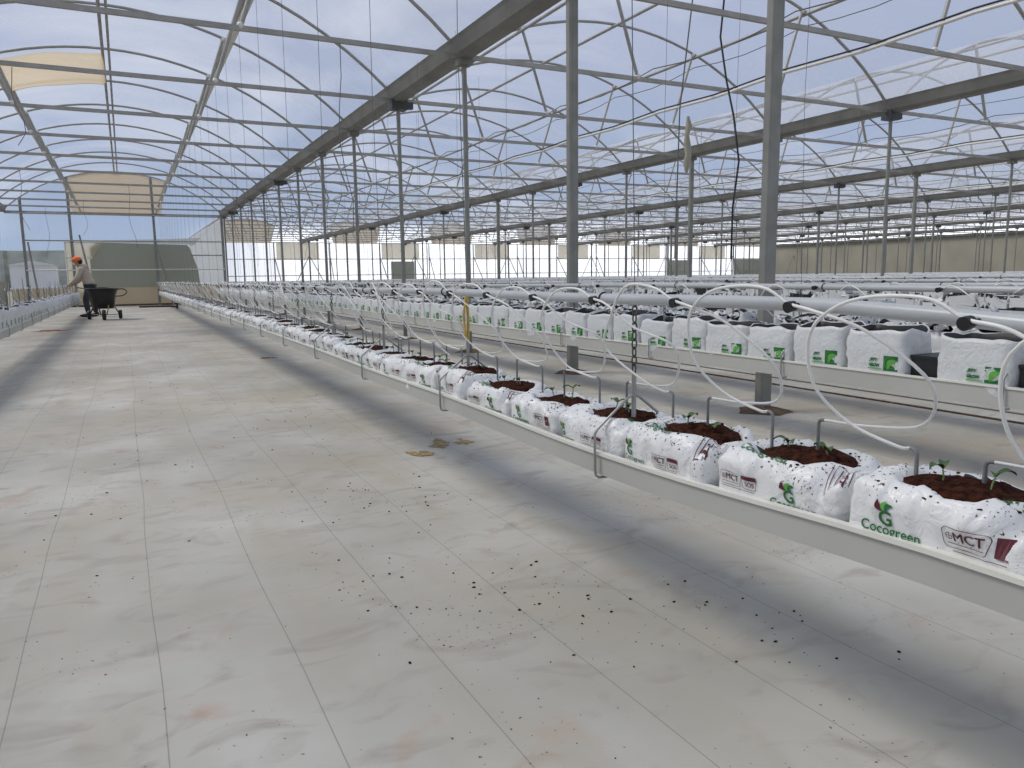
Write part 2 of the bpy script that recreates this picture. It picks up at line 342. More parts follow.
# posts
def post_mesh(w, d, top):
    mb = MB(); c = .012
    prof = [(-w/2,-d/2+c),(-w/2+c,-d/2),(w/2-c,-d/2),(w/2,-d/2+c),(w/2,d/2-c),(w/2-c,d/2),(-w/2+c,d/2),(-w/2,d/2-c)]
    n = 8; mb.add([(x,y,0) for x,y in prof]+[(x,y,top) for x,y in prof], [(i,(i+1)%n,(i+1)%n+n,i+n) for i in range(n)])
    return mb
pm = post_mesh(.105,.08,3.76).mesh('post_shaft', M_post); pm_thin = post_mesh(.058,.05,3.76).mesh('post_shaft', M_post)
m = MB(); m.box(-.09,.09,-.08,.08,3.70,3.80); cap_m = m.mesh('post_cap', M_gut)
m = MB(); m.box(-.13,.13,-.10,.10,3.66,3.84); m.box(.13,.24,-.05,.05,3.69,3.79); box_m = m.mesh('drain_box', M_dark)
def foot_mesh():
    mb = MB(); r2 = random.Random(3); vs = [(0,0,.05)]
    for k in range(14):
        a = 2*PI*k/14; r = .15+.07*r2.random(); vs.append((r*1.1*math.cos(a), r*math.sin(a), .004))
    mb.add(vs, [(0,k,k%14+1) for k in range(1,15)], 0, True); return mb
foot_m = foot_mesh().mesh('rusty_footing', M_rust)
LINE = ['first post line','second post line','third post line','fourth post line','fifth post line','sixth post line','seventh post line']
for g in range(NSPAN-1):
    for k in range(-1, 22):
        x = HALF+g*SPAN+(.2 if g == 0 and k > 12 else 0); y = Y0+k*BAY-(.10 if k == 21 else 0)
        big = (g == 0 and k in (0,1)) or (k % 4 == 0 and g)
        if k < 0: ordn = 'just in front of the first one shown'
        if g == 0 and k >= 0:
            lab = 'grey steel post of the post line nearest the aisle, %s from the camera' % ORD[k] if k < 12 else 'grey steel post far down the post line nearest the aisle'
            grp = 'posts of the first post line'
        elif g < 3 and 0 <= k < 10:
            lab = 'grey steel post, %s one back along the %s from the aisle' % (ORD[k], LINE[g]); grp = 'posts of the '+LINE[g]
        else:
            lab = 'grey steel post in the %s counted from the aisle, among its outer posts' % LINE[g]; grp = 'outer posts of the '+LINE[g]
        t = thing('steel_post', lab, 'post', (x,y,0), 0, grp)
        link('shaft', pm if big else pm_thin, t)
        if (g == 0 and k == 3) or (g == 1 and k == 1) or (g+k) % 4 == 3: link('drain_box', box_m, t)
        else: link('cap', cap_m, t)
        if y < 26 and g < 2: link('footing', foot_m, t)
# trusses
def arch_pts(n=24, dz=0): return [(-HALF+.12+(SPAN-.24)*i/n, 0, arch_z(-HALF+.12+(SPAN-.24)*i/n)+dz) for i in range(n+1)]
m = MB(); m.tube(arch_pts(), .025, 6); am = m.mesh('arch', M_steel)
m = MB(); m.box(-HALF+.1,HALF-.1,-.022,.022,EAVE-.028,EAVE+.028); chm = m.mesh('bottom_chord', M_steel)
m = MB(); m.tube([(-1.38,0,EAVE+.02),(-1.85,0,arch_z(1.85)-.02)], .027, 6); sml = m.mesh('strut', M_steel)
m = MB(); m.tube([(1.38,0,EAVE+.02),(1.85,0,arch_z(1.85)-.02)], .027, 6); smr = m.mesh('strut', M_steel)
m = MB(); m.ball((0,0,0), .045, 6); JC = [(-1.38,0,EAVE+.03),(1.38,0,EAVE+.03),(-1.85,0,arch_z(1.85)-.03),(1.85,0,arch_z(1.85)-.03)]
jm = m.mesh('joint_clamp', M_lip)
SP = ['wide aisle','next span','third span','fourth span','fifth span','sixth span','seventh span','eighth span']
for n in range(NSPAN):
    for k in range(-1, 22 if n else 13):
        if n < 3 and 0 <= k < 12:
            lab = 'curved steel roof truss over the %s, %s from the camera' % (SP[n], ORD[k]); grp = 'roof trusses over the '+SP[n]
        else:
            lab = 'curved steel roof truss over the %s, one of its outer ones' % SP[n]; grp = 'outer roof trusses over the '+SP[n]
        t = thing('roof_truss', lab, 'truss', (n*SPAN, Y0+k*BAY, 0), 0, grp)
        link('arch', am, t); link('bottom_chord', chm, t); link('strut', sml, t); link('strut', smr, t)
        if n < 3 and 0 <= k < 12:
            for q in JC: link('joint_clamp', jm, t, q)
# purlins and ridge
for n in range(NSPAN):
    L_ = (FAR1 if n == 0 else FAR)
    for x, w in ((-1.9,'left'),(1.9,'right'),(0,'ridge')):
        z = arch_z(x)-.055; m = MB()
        if w == 'ridge' and n == 0:
            m.tube([(-.05,-6,z-.02),(-.05,L_,z-.02)], .032, 6); m.tube([(.06,-6,z-.02),(.06,L_,z-.02)], .026, 6)
        elif n == 0:
            s = 1 if x > 0 else -1
            m.tube([(x,-6,z),(x,L_,z)], .032, 6); m.box(x+s*.04, x+s*.13, -6, L_, z+.0, z+.008, 1)
        else: m.tube([(x,-6,z),(x,L_,z)], .03, 6)
        o = m.build('ridge_tube' if w == 'ridge' else 'purlin', [M_steel, M_lip], loc=(n*SPAN,0,0))
        tag(o, ('long steel ridge tube along the top of the %s' % SP[n]) if w == 'ridge' else 'long steel purlin on the %s slope of the roof over the %s' % ('aisle side' if w == 'left' else 'outer side', SP[n]), 'roof tube', 'roof tubes')
# tan roof panel between two arches
m = MB(); vs = []; fs = []; yk = Y0+5*BAY; n1 = 10; n2 = 8
for j in range(n2+1):
    for i in range(n1+1):
        x = -1.92+1.88*i/n1; y = yk+BAY*j/n2; vs.append((x, y, arch_z(x)-.10-.05*math.sin(PI*j/n2)-.012*math.sin(5*j+i)))
for j in range(n2):
    for i in range(n1): q = j*(n1+1)+i; fs.append((q,q+1,q+n1+2,q+n1+1))
m.add(vs, fs, 0, True); tag(m.build('roof_blind', M_blind), 'tan fabric panel slung under the roof film beside the ridge over the aisle', 'blind')
# far wall framework
for n in range(1, NSPAN):
    cx = n*SPAN
    for z,l in ((2.55,'upper'),(1.3,'lower')):
        m = MB(); m.tube([(-HALF,0,z),(HALF,0,z)], .03, 6); tag(m.build('wall_rail', M_steel, loc=(cx,FAR-.12,0)), '%s horizontal tube rail of the far white wall behind the %s' % (l, SP[n]), 'rail', 'far wall rails')
    for dx in (-2.0, 2.0):
        m = MB(); m.tube([(0,0,0),(0,0,EAVE)], .045, 6); tag(m.build('gable_post', M_post, loc=(cx+dx,FAR-.2,0)), 'thin upright of the far white wall, %s, %s side' % (SP[n], 'aisle' if dx<0 else 'outer'), 'post', 'far wall uprights')
        m = MB(); m.tube([(dx*.1,-2.2,.02),(0,-.05,2.7)], .035, 6); tag(m.build('leaning_prop', M_post, loc=(cx+dx,FAR-.25,0)), 'slanted steel prop at the far white wall, %s, %s side' % (SP[n], 'aisle' if dx<0 else 'outer'), 'prop', 'far wall props')
    m = MB(); m.tube([(-1.4,0,.02),(0,0,2.75)], .03, 6); m.tube([(1.4,0,.02),(0,0,2.75)], .03, 6)
    tag(m.build('cross_brace', M_post, loc=(cx+HALF,FAR-2.6,0)), 'inverted V tube brace between posts before the far wall past the %s' % SP[n], 'brace', 'far braces')
# light lay-flat duct and black cables under the roofs
def cable(pts, r, name, mt, lab, cat, grp=None, n=5):
    m = MB(); m.tube(pts, r, n); tag(m.build(name, mt), lab, cat, grp)
for n in range(1, 6):
    pts = [(n*SPAN, y, 3.70-.04*math.sin((y)*PI/BAY*1.0)**2) for y in [(-4+i*1.3335) for i in range(48)]]
    cable(pts, .022, 'sprinkler_pipe', M_lip, 'white pipe slung lengthwise under the trusses of the %s' % SP[n], 'pipe', 'pipes under the trusses', 6)
    cable([(p[0]-.01, p[1], p[2]+.04) for p in pts], .012, 'black_cable', M_black, 'black cable running on the white pipe in the %s' % SP[n], 'cable', 'cables under the trusses')
    for dx, z in ((1.9, 4.95), (-1.1, 3.98)):
        pts = [(n*SPAN+dx, y, z-.10*abs(math.sin((y-Y0)*PI/BAY))) for y in [(-1.26+i*.6667) for i in range(90)]]
        cable(pts, .008, 'black_cable', M_wire, 'thin dark cable sagging between trusses, %s, %s' % (SP[n], 'high on the outer slope' if dx > 0 else 'at chord level'), 'cable', 'cables under the trusses', 4)
cable([(7.5,8.3,5.2),(7.5,8.42,4.2),(7.52,8.3,3.6),(7.48,8.1,3.1),(7.5,8.0,2.5),(7.46,8.05,1.9),(7.5,8.1,1.2)], .014, 'hanging_cable', M_black, 'thick black cable hanging loosely right of the second post', 'cable', 'hanging cords')
cable([(6.2,7.3,5.1),(6.2,7.45,4.2),(6.2,7.65,3.0),(6.2,7.7,1.2)], .009, 'hanging_cable', M_wire, 'thin dark cord slanting down left of the thick hanging cable', 'cable', 'hanging cords')
hr = random.Random(21)
for n in range(NSPAN-3):
    for k in range(1, 13 if n == 0 else 18):
        if hr.random() < .25: continue
        y = Y0+k*BAY+hr.uniform(-.05,.05); x = n*SPAN+hr.choice([-2.4,-1.1,.6,2.3,3.1])+hr.uniform(-.3,.3); z0 = EAVE-.03; ln = hr.uniform(.6,2.2)
        pts = [(x+.12*math.sin(i*1.1+k)*i/6, y+.05*i/6, z0-ln*i/6) for i in range(7)]
        cable(pts, .005, 'dangling_string', M_wire, 'thin dark cord dangling from a truss over the %s' % SP[n], 'cord', 'cords dangling over the '+SP[n], 4)
m = MB(); pts = [(10.02,9.9,2.95-.12*i+0) for i in range(6)]
m.tube([(7.9+.02*math.sin(i*2),9.55,3.4-.14*i) for i in range(7)], [.02,.05,.035,.055,.05,.06,.02], 7); tag(m.build('twine_bundle', M_beigewall), 'bundle of beige twine hanging from a truss beyond the second post', 'twine')

# ------------------------------------------------------------------ hanging troughs
def trough_mesh(y0, y1, w=.26, h=.10):
    mb = MB(); t = .004; a = w/2
    prof = [(-a,0),(a,0),(a,h),(a-.016,h),(a-.016,h-.012),(a-t,h-.012),(a-t,t),(-a+t,t),(-a+t,h-.012),(-a+.016,h-.012),(-a+.016,h),(-a,h)]
    mb.prism(prof, y0, y1)
    lip = [(-a-.006,h-.006),(-a+.014,h-.006),(-a+.014,h+.004),(-a-.006,h+.004)]
    return mb, lip
ZT = .395; HT = .090; RZ = .024
def zsag(y): return .022*math.exp(-((y-.75)/.5)**2)-.020*math.exp(-((y-2.0)/.8)**2)-.012*math.exp(-((y-4.2)/1.2)**2)
ROWS = []
for n in range(NSPAN):
    for d in (-3.58,-1.38,1.38,3.58):
        if n == 0 and d == -3.58: continue
        ROWS.append((n, d, n*SPAN+d))
def trough(x, y0, y1, lab):
    near = abs(x-1.38) < .01
    t = thing('growing_trough', lab, 'trough', (x,0,ZT+(RZ if near else 0)), 0, 'hanging growing troughs')
    mb, lip = trough_mesh(y0, y1, .26, HT-(RZ if near else 0)); sag = zsag if abs(x-1.38) < .01 else (lambda y: 0)
    ys = [y0+(7-y0)*i/40 for i in range(40)]+[7,y1] if abs(x-1.38) < .01 else [y0,y1]
    def sweep(mb, prof, mi=0):
        n = len(prof); vs = [(a, y, b+sag(y)) for y in ys for a, b in prof]
        fs = [(j*n+i, j*n+(i+1)%n, (j+1)*n+(i+1)%n, (j+1)*n+i) for j in range(len(ys)-1) for i in range(n)]
        mb.add(vs, fs+[tuple(range(n))[::-1], tuple(range(len(vs)-n, len(vs)))], mi)
    a_, h_, t_ = .13, HT-(RZ if near else 0), .004
    mb = MB(); sweep(mb, [(-a_,0),(a_,0),(a_,h_),(a_-.016,h_),(a_-.016,h_-.012),(a_-t_,h_-.012),(a_-t_,t_),(-a_+t_,t_),(-a_+t_,h_-.012),(-a_+.016,h_-.012),(-a_+.016,h_),(-a_,h_)]); mb.build('channel', M_trough, t)
    for s in (1,-1):
        q = MB(); sweep(q, [(a*s, b) for a, b in lip]); q.build('lip', M_lip, t)
    return t
ROWN = {(0,1.38):'near row of slumped bags beside the aisle', (0,3.58):'second row of upright bags right of the aisle', (0,-1.38):'row of bags left of the aisle'}
for n, d, x in ROWS:
    y1 = 35.4 if (n == 0 and d == 1.38) else 27.6 if (n == 0 and d == -1.38) else 35.0 if n == 0 else 58.5
    lab = 'long cream steel trough carrying the '+ROWN[(n,d)] if (n,d) in ROWN else 'long cream steel trough in the %s, %s row counted from the aisle' % (SP[n], {-3.58:'first',-1.38:'second',1.38:'third',3.58:'fourth'}[d])
    y0 = {1.38: .15, 3.58: 1.2, -1.38: 6.0}[d] if n == 0 else 2.0
    trough(x, y0, y1, lab)
# hangers: rod frame round the trough, chain, wire to the truss
def hanger_parts():
    m = MB(); a = .143
    for s in (-1,1):
        m.tube([(0,0,.235),(s*.02,0,.228),(s*(a-.01),0,.140),(s*a,0,.125),(s*(a+.002),-.004,.02),(s*a,-.006,-.002),(s*(a-.008),-.012,-.008),(s*(a-.035),-.014,-.008)], .0045, 6)
    m.tube([(0,0,.165),(0,0,.30)], .008, 6)
    hk = m.mesh('hook_frame', M_hook)
    m = MB(); L0 = .033
    for i in range(9):
        c = .305+i*L0*.78+.01; pts = []
        for k in range(10):
            an = 2*PI*k/10; u = .0085*math.cos(an); v = (.0165)*math.sin(an)
            pts.append((u,0,c+v) if i % 2 else (0,u,c+v))
        m.tube(pts, .0028, 5, closed=True)
    ch = m.mesh('chain', M_chain)
    m = MB(); m.tube([(0,0,.535),(-.01,.02,1.6),(0,.0,EAVE-ZT-.03)], .0018, 4); wi = m.mesh('wire', M_wire)
    return hk, ch, wi
HK, CH, WI = hanger_parts()
m = MB(); m.tube([(.0,0,.30),(.006,.004,.40),(-.004,0,.53)], .012, 6, flat=.5); m.tube([(-.012,0,.31),(-.016,.004,.42),(.0,0,.54)], .009, 6, flat=.5); STRAP = m.mesh('yellow_strap', M_strap)
ci = 0
for (x, y0, dy, cnt, nm, far) in ((1.38,.62,1.28,26,'near trough',0),(3.58,.70,1.285,26,'second trough',1),(-1.38,9.2,1.285,14,'left trough',2),(4.64,2.4,2.57,18,'third trough',3)):
    for i in range(cnt):
        y = y0+i*dy
        if i < 10 and far < 2: lab = 'rod and chain hanger of the %s, %s from the camera' % (nm, ORD[i]); g = 'hangers of the '+nm
        else: lab = 'thin rod hanger far along the '+nm if far < 2 else 'thin rod hanger on the '+nm; g = 'outer hangers of the '+nm
        t = thing('trough_hanger', lab, 'hanger', (x,y,ZT+(RZ+zsag(y) if x == 1.38 else 0)), 0, g)
        link('hook_frame', HK, t)
        if x > 0: link('wire', WI, t)
        if far == 0 and i == 2:
            link('strap', STRAP, t); t['label'] = 'rod hanger of the near trough wrapped in a yellow strap'
        else: link('chain', CH, t)

# ------------------------------------------------------------------ prints (wrapped on the bags)
def text_mesh(s, size, bold=.0, shear=0):
    cu = bpy.data.curves.new('txt', 'FONT'); cu.body = s; cu.size = size; cu.offset = bold; cu.shear = shear; cu.resolution_u = 3; cu.fill_mode = 'BOTH'
    o = bpy.data.objects.new('txt', cu); COL.objects.link(o)
    dg = bpy.context.evaluated_depsgraph_get(); dg.update()
    me = bpy.data.meshes.new_from_object(o.evaluated_get(dg)); bpy.data.objects.remove(o); bpy.data.curves.remove(cu)
    b = bmesh.new(); b.from_mesh(me); bpy.data.meshes.remove(me)
    bmesh.ops.triangulate(b, faces=b.faces)
    for _ in range(2):
        lng = [e for e in b.edges if e.calc_length() > .006]
        if lng: bmesh.ops.subdivide_edges(b, edges=lng, cuts=1); bmesh.ops.triangulate(b, faces=b.faces)
    V = [v.co.copy() for v in b.verts]; F_ = [[v.index for v in f.verts] for f in b.faces]; b.free()
    if V:
        mx = min(v.x for v in V); V = [Vector((v.x-mx, v.y, 0)) for v in V]
    return V, F_
def width(V): return max(v.x for v in V)
def bar(x0, y0, x1, y1, n=8):
    vs = []; fs = []
    for i in range(n+1): vs += [Vector((x0+(x1-x0)*i/n, y0, 0)), Vector((x0+(x1-x0)*i/n, y1, 0))]
    for i in range(n): fs.append([2*i,2*i+2,2*i+3,2*i+1])
    return vs, fs
def outline(pts, w):
    vs = []; fs = []; N = len(pts)
    c = sum((Vector(p) for p in pts), Vector((0,0)))/N
    for p in pts:
        p = Vector(p); d = (p-c).normalized(); vs += [Vector((p.x,p.y,0)), Vector((p.x-d.x*w,p.y-d.y*w,0))]
    for i in range(N): j = (i+1) % N; fs.append([2*i,2*j,2*j+1,2*i+1])
    return vs, fs
def rrect(x0,y0,x1,y1,r,cut=0):
    p = []
    for cx,cy,a0 in ((x1-r,y1-r,0),(x0+r,y1-r,90),(x0+r,y0+r,180),(x1-r-cut,y0+r,270)):
        for k in range(5): a = math.radians(a0+k*22.5); p.append((cx+r*math.cos(a), cy+r*math.sin(a)))
    out = []
    for i in range(len(p)):
        a = Vector(p[i]); b = Vector(p[(i+1)%len(p)]); n = max(1, int((b-a).length/.012))
        for k in range(n): out.append(tuple(a+(b-a)*k/n))
    return out
def blade(x0, y0, x1, y1, w, n=8):   # leaf blade
    vs = []; fs = []; a = Vector((x0,y0)); b = Vector((x1,y1)); d = (b-a); nrm = Vector((-d.y,d.x)).normalized()
    for i in range(n+1):
        t = i/n; c = a+d*t+nrm*w*.6*math.sin(PI*t); h = w*math.sin(PI*t)**.8*.5
        vs += [Vector((*(c+nrm*h),0)), Vector((*(c-nrm*h),0))]
    for i in range(n): fs.append([2*i,2*i+2,2*i+3,2*i+1])
    return vs, fs
def move(vf, dx, dy, rot=0, s=1):
    c, t = math.cos(rot), math.sin(rot)
    return [Vector(((v.x*c-v.y*t)*s+dx, (v.x*t+v.y*c)*s+dy, 0)) for v in vf[0]], vf[1]
def ring_c(cx, cy, r, w, n=20):
    return outline([(cx+r*math.cos(2*PI*k/n), cy+r*math.sin(2*PI*k/n)) for k in range(n)], w)
T_coco = text_mesh('Cocogreen', .034, .0004); T_mct = text_mesh('MCT', .030, 0); T_sos = text_mesh('SOS', .022, 0)
T_G = text_mesh('G', .052, .0012); T_ul = text_mesh('UL', .016, .0004)
def logo_G(x, y):    # returns list of (mesh, material index 0 green 1 maroon 2 lime)
    return [(move(T_G, x, y), 0), (blade(x+.012,y+.034,x-.004,y+.062,.013), 1), (blade(x+.014,y+.034,x+.020,y+.060,.012), 2), (blade(x+.018,y+.034,x+.038,y+.052,.012), 0)]
def logo_mct(x, y, sos=False):
    o = [(outline(rrect(x,y,x+.098,y+.046,.010,.006), .0018), 1), (move(T_mct, x+.026, y+.018), 1), (move(T_mct, x+.0272, y+.0182), 1), (move(T_mct, x+.0266, y+.0174), 1), (ring_c(x+.0155,y+.027,.008,.0016), 1), (bar(x+.0148,y+.019,x+.0162,y+.035,2),1),(bar(x+.008,y+.0264,x+.023,y+.0278,2),1), (bar(x+.010,y+.0095,x+.085,y+.0112), 1)]
    if sos:
        o += [(outline(rrect(x+.100,y,x+.158,y+.046,.010), .0018), 1), (bar(x+.100,y+.032,x+.157,y+.046), 1), (move(T_sos, x+.112, y+.010), 1), (move(T_sos, x+.1128, y+.0104), 1), (bar(x+.006,y-.007,x+.15,y-.0055), 1)]
    else: o += [(bar(x+.02,y-.007,x+.13,y-.0055), 1)]
    return o
def wrap(bvh, items, to3d, off=.0024):
    """items are laid on the bag: to3d(u,v) gives ray origin and direction"""
    mb = MB()
    for (V, F_), mi in items:
        P3 = []; ok = []
        for v in V:
            o, d = to3d(v.x, v.y); h = bvh.ray_cast(o, d)
            if h[0] is None: P3.append(o); ok.append(False)
            else: P3.append(h[0]-d*off); ok.append(True)
        mb.add(P3, [f for f in F_ if all(ok[i] for i in f)], mi)
    return mb
INK = [M_green, M_maroon, M_lime]

# ------------------------------------------------------------------ slumped slab bags (near row)
def slab_bag(seed, L=.375, W=.25, H=.158, opn=(.099,.124), nearpinch=.6):
    r = random.Random(seed); off = Vector((r.uniform(0,50), r.uniform(0,50), r.uniform(0,50)))
    KS, NS = 56, 48; vs = []; fs = []; mi = []
    tilt = r.uniform(-.01,.01); oy = r.uniform(-.02,.02)
    def surf(k, i):
        t = -1+2*i/NS; y = t*L/2
        e = (1-abs(t)**9)**(1/3.2) if abs(t) < 1 else 0
        e = max(e, .04)
        a = 2*PI*k/KS; c, s = math.cos(a), math.sin(a); p = 2/4.6
        x = math.copysign(abs(c)**p, c)*W/2*(.55+.45*e)
        hh = H*(.86+.14*e)*(e if abs(t) > .9 else 1)**.55
        # valley on the camera-end shoulder (folded lobe) and slump
        val = math.exp(-((t+.60+.15*s)/.11)**2)*.045*nearpinch
        z = H*.5+math.copysign(abs(s)**p, s)*hh/2
        if s > 0: z -= val; x *= 1-val*2.2
        P = Vector((x, y, z))
        nz = noise.noise(P*9+off)*.010+ (noise.noise(P*22+off))*.004
        fold = .006*abs(t)**3*math.sin(a*7+off.x+3*noise.noise(P*8+off))
        cr = 1-abs(noise.noise(Vector((P.x*7,P.y*13,P.z*7))+off*2))*2
        nn = Vector((c,0,s)); P += nn*(nz+fold+.006*max(0,cr-.55)/.45*1.2)
        # opening
        if s > .2:
            ex, ey = (P.x-.005)/opn[0], (P.y-oy)/opn[1]; rr = math.sqrt(ex*ex+ey*ey)*(1+.18*noise.noise(Vector((math.atan2(ey,ex)*1.1,0,0))+off))
            if rr < 1: P.z -= .022*min(1,(1-rr)*6)
            P.z += .007*math.exp(-((rr-1.12)/.13)**2)*(1+1.2*noise.noise(P*14+off)+1.5*max(0,noise.noise(P*3+off*3)))
        P.z = max(P.z, .002)
        if P.z < .082: P.x = max(-.119, min(.119, P.x))
        return P
    for i in range(NS+1):
        for k in range(KS): vs.append(surf(k, i))
    for i in range(NS):
        for k in range(KS):
            q = (i*KS+k, i*KS+(k+1)%KS, (i+1)*KS+(k+1)%KS, (i+1)*KS+k); fs.append(q)
            c = (vs[q[0]]+vs[q[2]])/2; ex, ey = (c.x-.005)/opn[0], (c.y-oy)/opn[1]
            mi.append(1 if (ex*ex+ey*ey < .80 and c.z > H*.6) else 0)
    fs.append(tuple(range(KS))[::-1]); mi.append(0); fs.append(tuple(range(NS*KS, NS*KS+KS))); mi.append(0)
    me = bpy.data.meshes.new('grow_bag'); me.from_pydata([tuple(v) for v in vs], [], fs)
    me.materials.append(M_bag); me.materials.append(M_black); me.polygons.foreach_set('material_index', mi); me.polygons.foreach_set('use_smooth', [True]*len(fs)); me.update()
    bvh = BVHTree.FromPolygons(vs, fs)
    # peat mound
    s = MB(); RN, AN = 9, 26; sv = []; sf = []
    for j in range(RN+1):
        for k in range(AN):
            q = j/RN; a = 2*PI*k/AN; w = 1.03+.12*noise.noise(Vector((a*1.3,2,0))+off)
            x = .005+opn[0]*q*w*math.cos(a); y = oy+opn[1]*q*w*math.sin(a)
            z = H-.010+.016*(1-q*q)+.010*noise.noise(Vector((x*38,y*38,0))+off)+.004*noise.noise(Vector((x*110,y*110,0))+off)
            sv.append((x,y,z-(.02 if j == RN else 0)))
    for j in range(RN):
        for k in range(AN): sf.append((j*AN+k, j*AN+(k+1)%AN, (j+1)*AN+(k+1)%AN, (j+1)*AN+k))
    s.add(sv, sf, 0, True)
    for _ in range(44):  # crumbs fallen over the rim
        a = r.uniform(0,2*PI); q = r.uniform(.9,1.5); x = .005+opn[0]*q*math.cos(a); y = oy+opn[1]*q*math.sin(a)
        h = bvh.ray_cast(Vector((x,y,1)), Vector((0,0,-1)))
        if h[0] and h[0].z > H*.8: s.ball(h[0], r.uniform(.0015,.0045), 5, 0, (1,1.3,.6))
    return me, s.mesh('coco_peat', M_soil), bvh, oy
def front(bvh):
    return lambda u, v: (Vector((-.5, .19-u, v)), Vector((1,0,0)))
def topside(x0, y0, rot, ax=-.55):   # print running over the top shoulder
    c, s = math.cos(rot), math.sin(rot); d = Vector((.62,0,-.78)).normalized()
    e1 = Vector((0,-1,0)); e2 = Vector((.78,0,.62)).normalized()
    def f(u, v):
        uu, vv = u*c-v*s, u*s+v*c
        o = Vector((-.075,y0,.146))+Vector((x0,0,0))+e1*uu+e2*vv-d*.5; return o, d
    return f
def wholetop(x0, y0, rot):
    c, s = math.cos(rot), math.sin(rot)
    def f(u, v):
        uu, vv = u*c-v*s, u*s+v*c; return Vector((x0+vv, y0-uu, 1)), Vector((0,0,-1))
    return f
def seedling(seed):
    r = random.Random(seed); m = MB(); h = r.uniform(.022,.045); lean = r.uniform(-.01,.01)
    m.tube([(0,0,0),(lean*.5,0,h*.5),(lean,.003,h)], .0018, 5, 0)
    LV = []
    for s in range(r.choice([2,2,3])):
        lm = MB()
        a = r.uniform(0,.8)+s*2.4; ln = r.uniform(.028,.042); w = ln*.55; vs = []; fs = []; n = 6
        for i in range(n+1):
            t = i/n; q = Vector((math.cos(a),math.sin(a),0)); pq = Vector((-math.sin(a),math.cos(a),0)); zc = h+.014*math.sin(t*2.4)-.006*t*t
            hw = w*.5*math.sin(PI*min(1,t*.93+.07))**.7
            c = Vector((lean,.003,zc))+q*ln*t
            vs += [c-pq*hw+Vector((0,0,.004)), c, c+pq*hw+Vector((0,0,.004))]
        for i in range(n): fs += [(3*i,3*i+3,3*i+4,3*i+1),(3*i+1,3*i+4,3*i+5,3*i+2)]
        lm.add(vs, fs, 0, True); LV.append(lm.mesh('leaf', M_leaf))
    return m.mesh('seedling', M_stem), LV
SEED = [seedling(i) for i in range(5)]
VAR = []
for v in range(6):
    me, so, bvh, oy = slab_bag(10+v*7, H=.154+.008*(v % 3), nearpinch=[.9,.6,.8,.3,1.1,.5][v])
    def sc_(L_, k, dx, dz): return [(([Vector((p.x*k+dx, p.y*k+dz, 0)) for p in vf[0]], vf[1]), mi) for vf, mi in L_]
    it = []
    if v in (0, 3):
        it = sc_(logo_G(0,0), .78, .085, .078)+sc_([(T_coco,0)], .82, .045, .060)+sc_(logo_mct(0,0), .84, .215, .075)+[(bar(.302,.078,.325,.112,3),1)]
    elif v in (1, 4):
        it = sc_(logo_mct(0,0,True), .72, .03, .078)+sc_(logo_G(0,0), .78, .225, .078)+sc_([(T_coco,0)], .8, .185, .060)
    else:
        it = sc_(logo_G(0,0), .78, .035, .080)+sc_([(T_coco,0)], .62, .02, .064)+sc_(logo_mct(0,0,True), .72, .155, .074)
    mb = wrap(bvh, it, front(bvh)); pr = [mb.mesh('front_print', INK)]
    if v in (0,3,5):
        mb = wrap(bvh, [(move(T_coco,0,0,0,.95),0)], topside(.0,-.02,.28)); pr.append(mb.mesh('shoulder_print', INK))
        mb = wrap(bvh, logo_G(0,0)+[((move(T_coco,-.06,-.03,0,.7)),0)], wholetop(.0,-.125,-1.15)); pr.append(mb.mesh('end_print', INK))
    else:
        mb = wrap(bvh, [(move(T_coco,0,0,0,1.0),0)], topside(.0,.13,-.12)); pr.append(mb.mesh('shoulder_print', INK))
        mb = wrap(bvh, logo_mct(0,0), wholetop(-.04,-.115,-1.3)); pr.append(mb.mesh('end_print', INK))
    VAR.append((me, so, pr, bvh, oy))
XB = 1.385; ZB = ZT+.006
NEAR_LAB = {0:'white slumped grow bag with maroon MCT box, first whole bag of the near trough',
 1:'white slumped grow bag second from the near end of the near trough',
 2:'white slumped grow bag just this side of the first rod and chain hanger'}
order = [0,1,2,5,3,4,2,1,5,0,4,3]
nb = 91; YS = []
for i in range(-1, nb):
    yc = .835+.385*i; r = random.Random(100+i)
    v = order[i % 12] if i >= 0 else 3
    YS.append(yc)
    if i in (0,1,2): lab = NEAR_LAB[i]
    elif i == -1: lab = 'white slumped grow bag cut off by the picture edge on the near trough'
    elif i < 14: lab = 'white slumped grow bag on the near trough, %s from its near end' % ORD[i]
    else: lab = 'white slumped grow bag far along the near trough beyond the fourteenth'
    me, so, pr, bvh, oy = VAR[v]
    t = tag(link('grow_bag', me, None, (XB+r.uniform(-.006,.006), yc, ZB+RZ+zsag(yc))), lab, 'grow bag', 'slumped grow bags on the near trough' if i < 14 else 'far slumped grow bags on the near trough')
    q_ = 1 if i < 5 else 2.2; t.rotation_euler = (0, r.uniform(-.03,.03)*q_, r.uniform(-.05,.05)*q_); t.scale = (1, r.uniform(.97-.03*q_,1.0), r.uniform(.96-.04*q_,1.05))
    link('coco_peat', so, t)
    if i < 40:
        for q in pr: link(q.name.split('.')[0], q, t)
    if i < 16:
        for s in (-1, 1):
            sd = SEED[(i*2+s) % 5]; o = link('seedling', sd[0], t, (.01+r.uniform(-.02,.02), s*.045+oy+r.uniform(-.01,.01), .150)); o.rotation_euler = (0,0,r.uniform(0,6))
            for lf in sd[1]: link('leaf', lf, o)

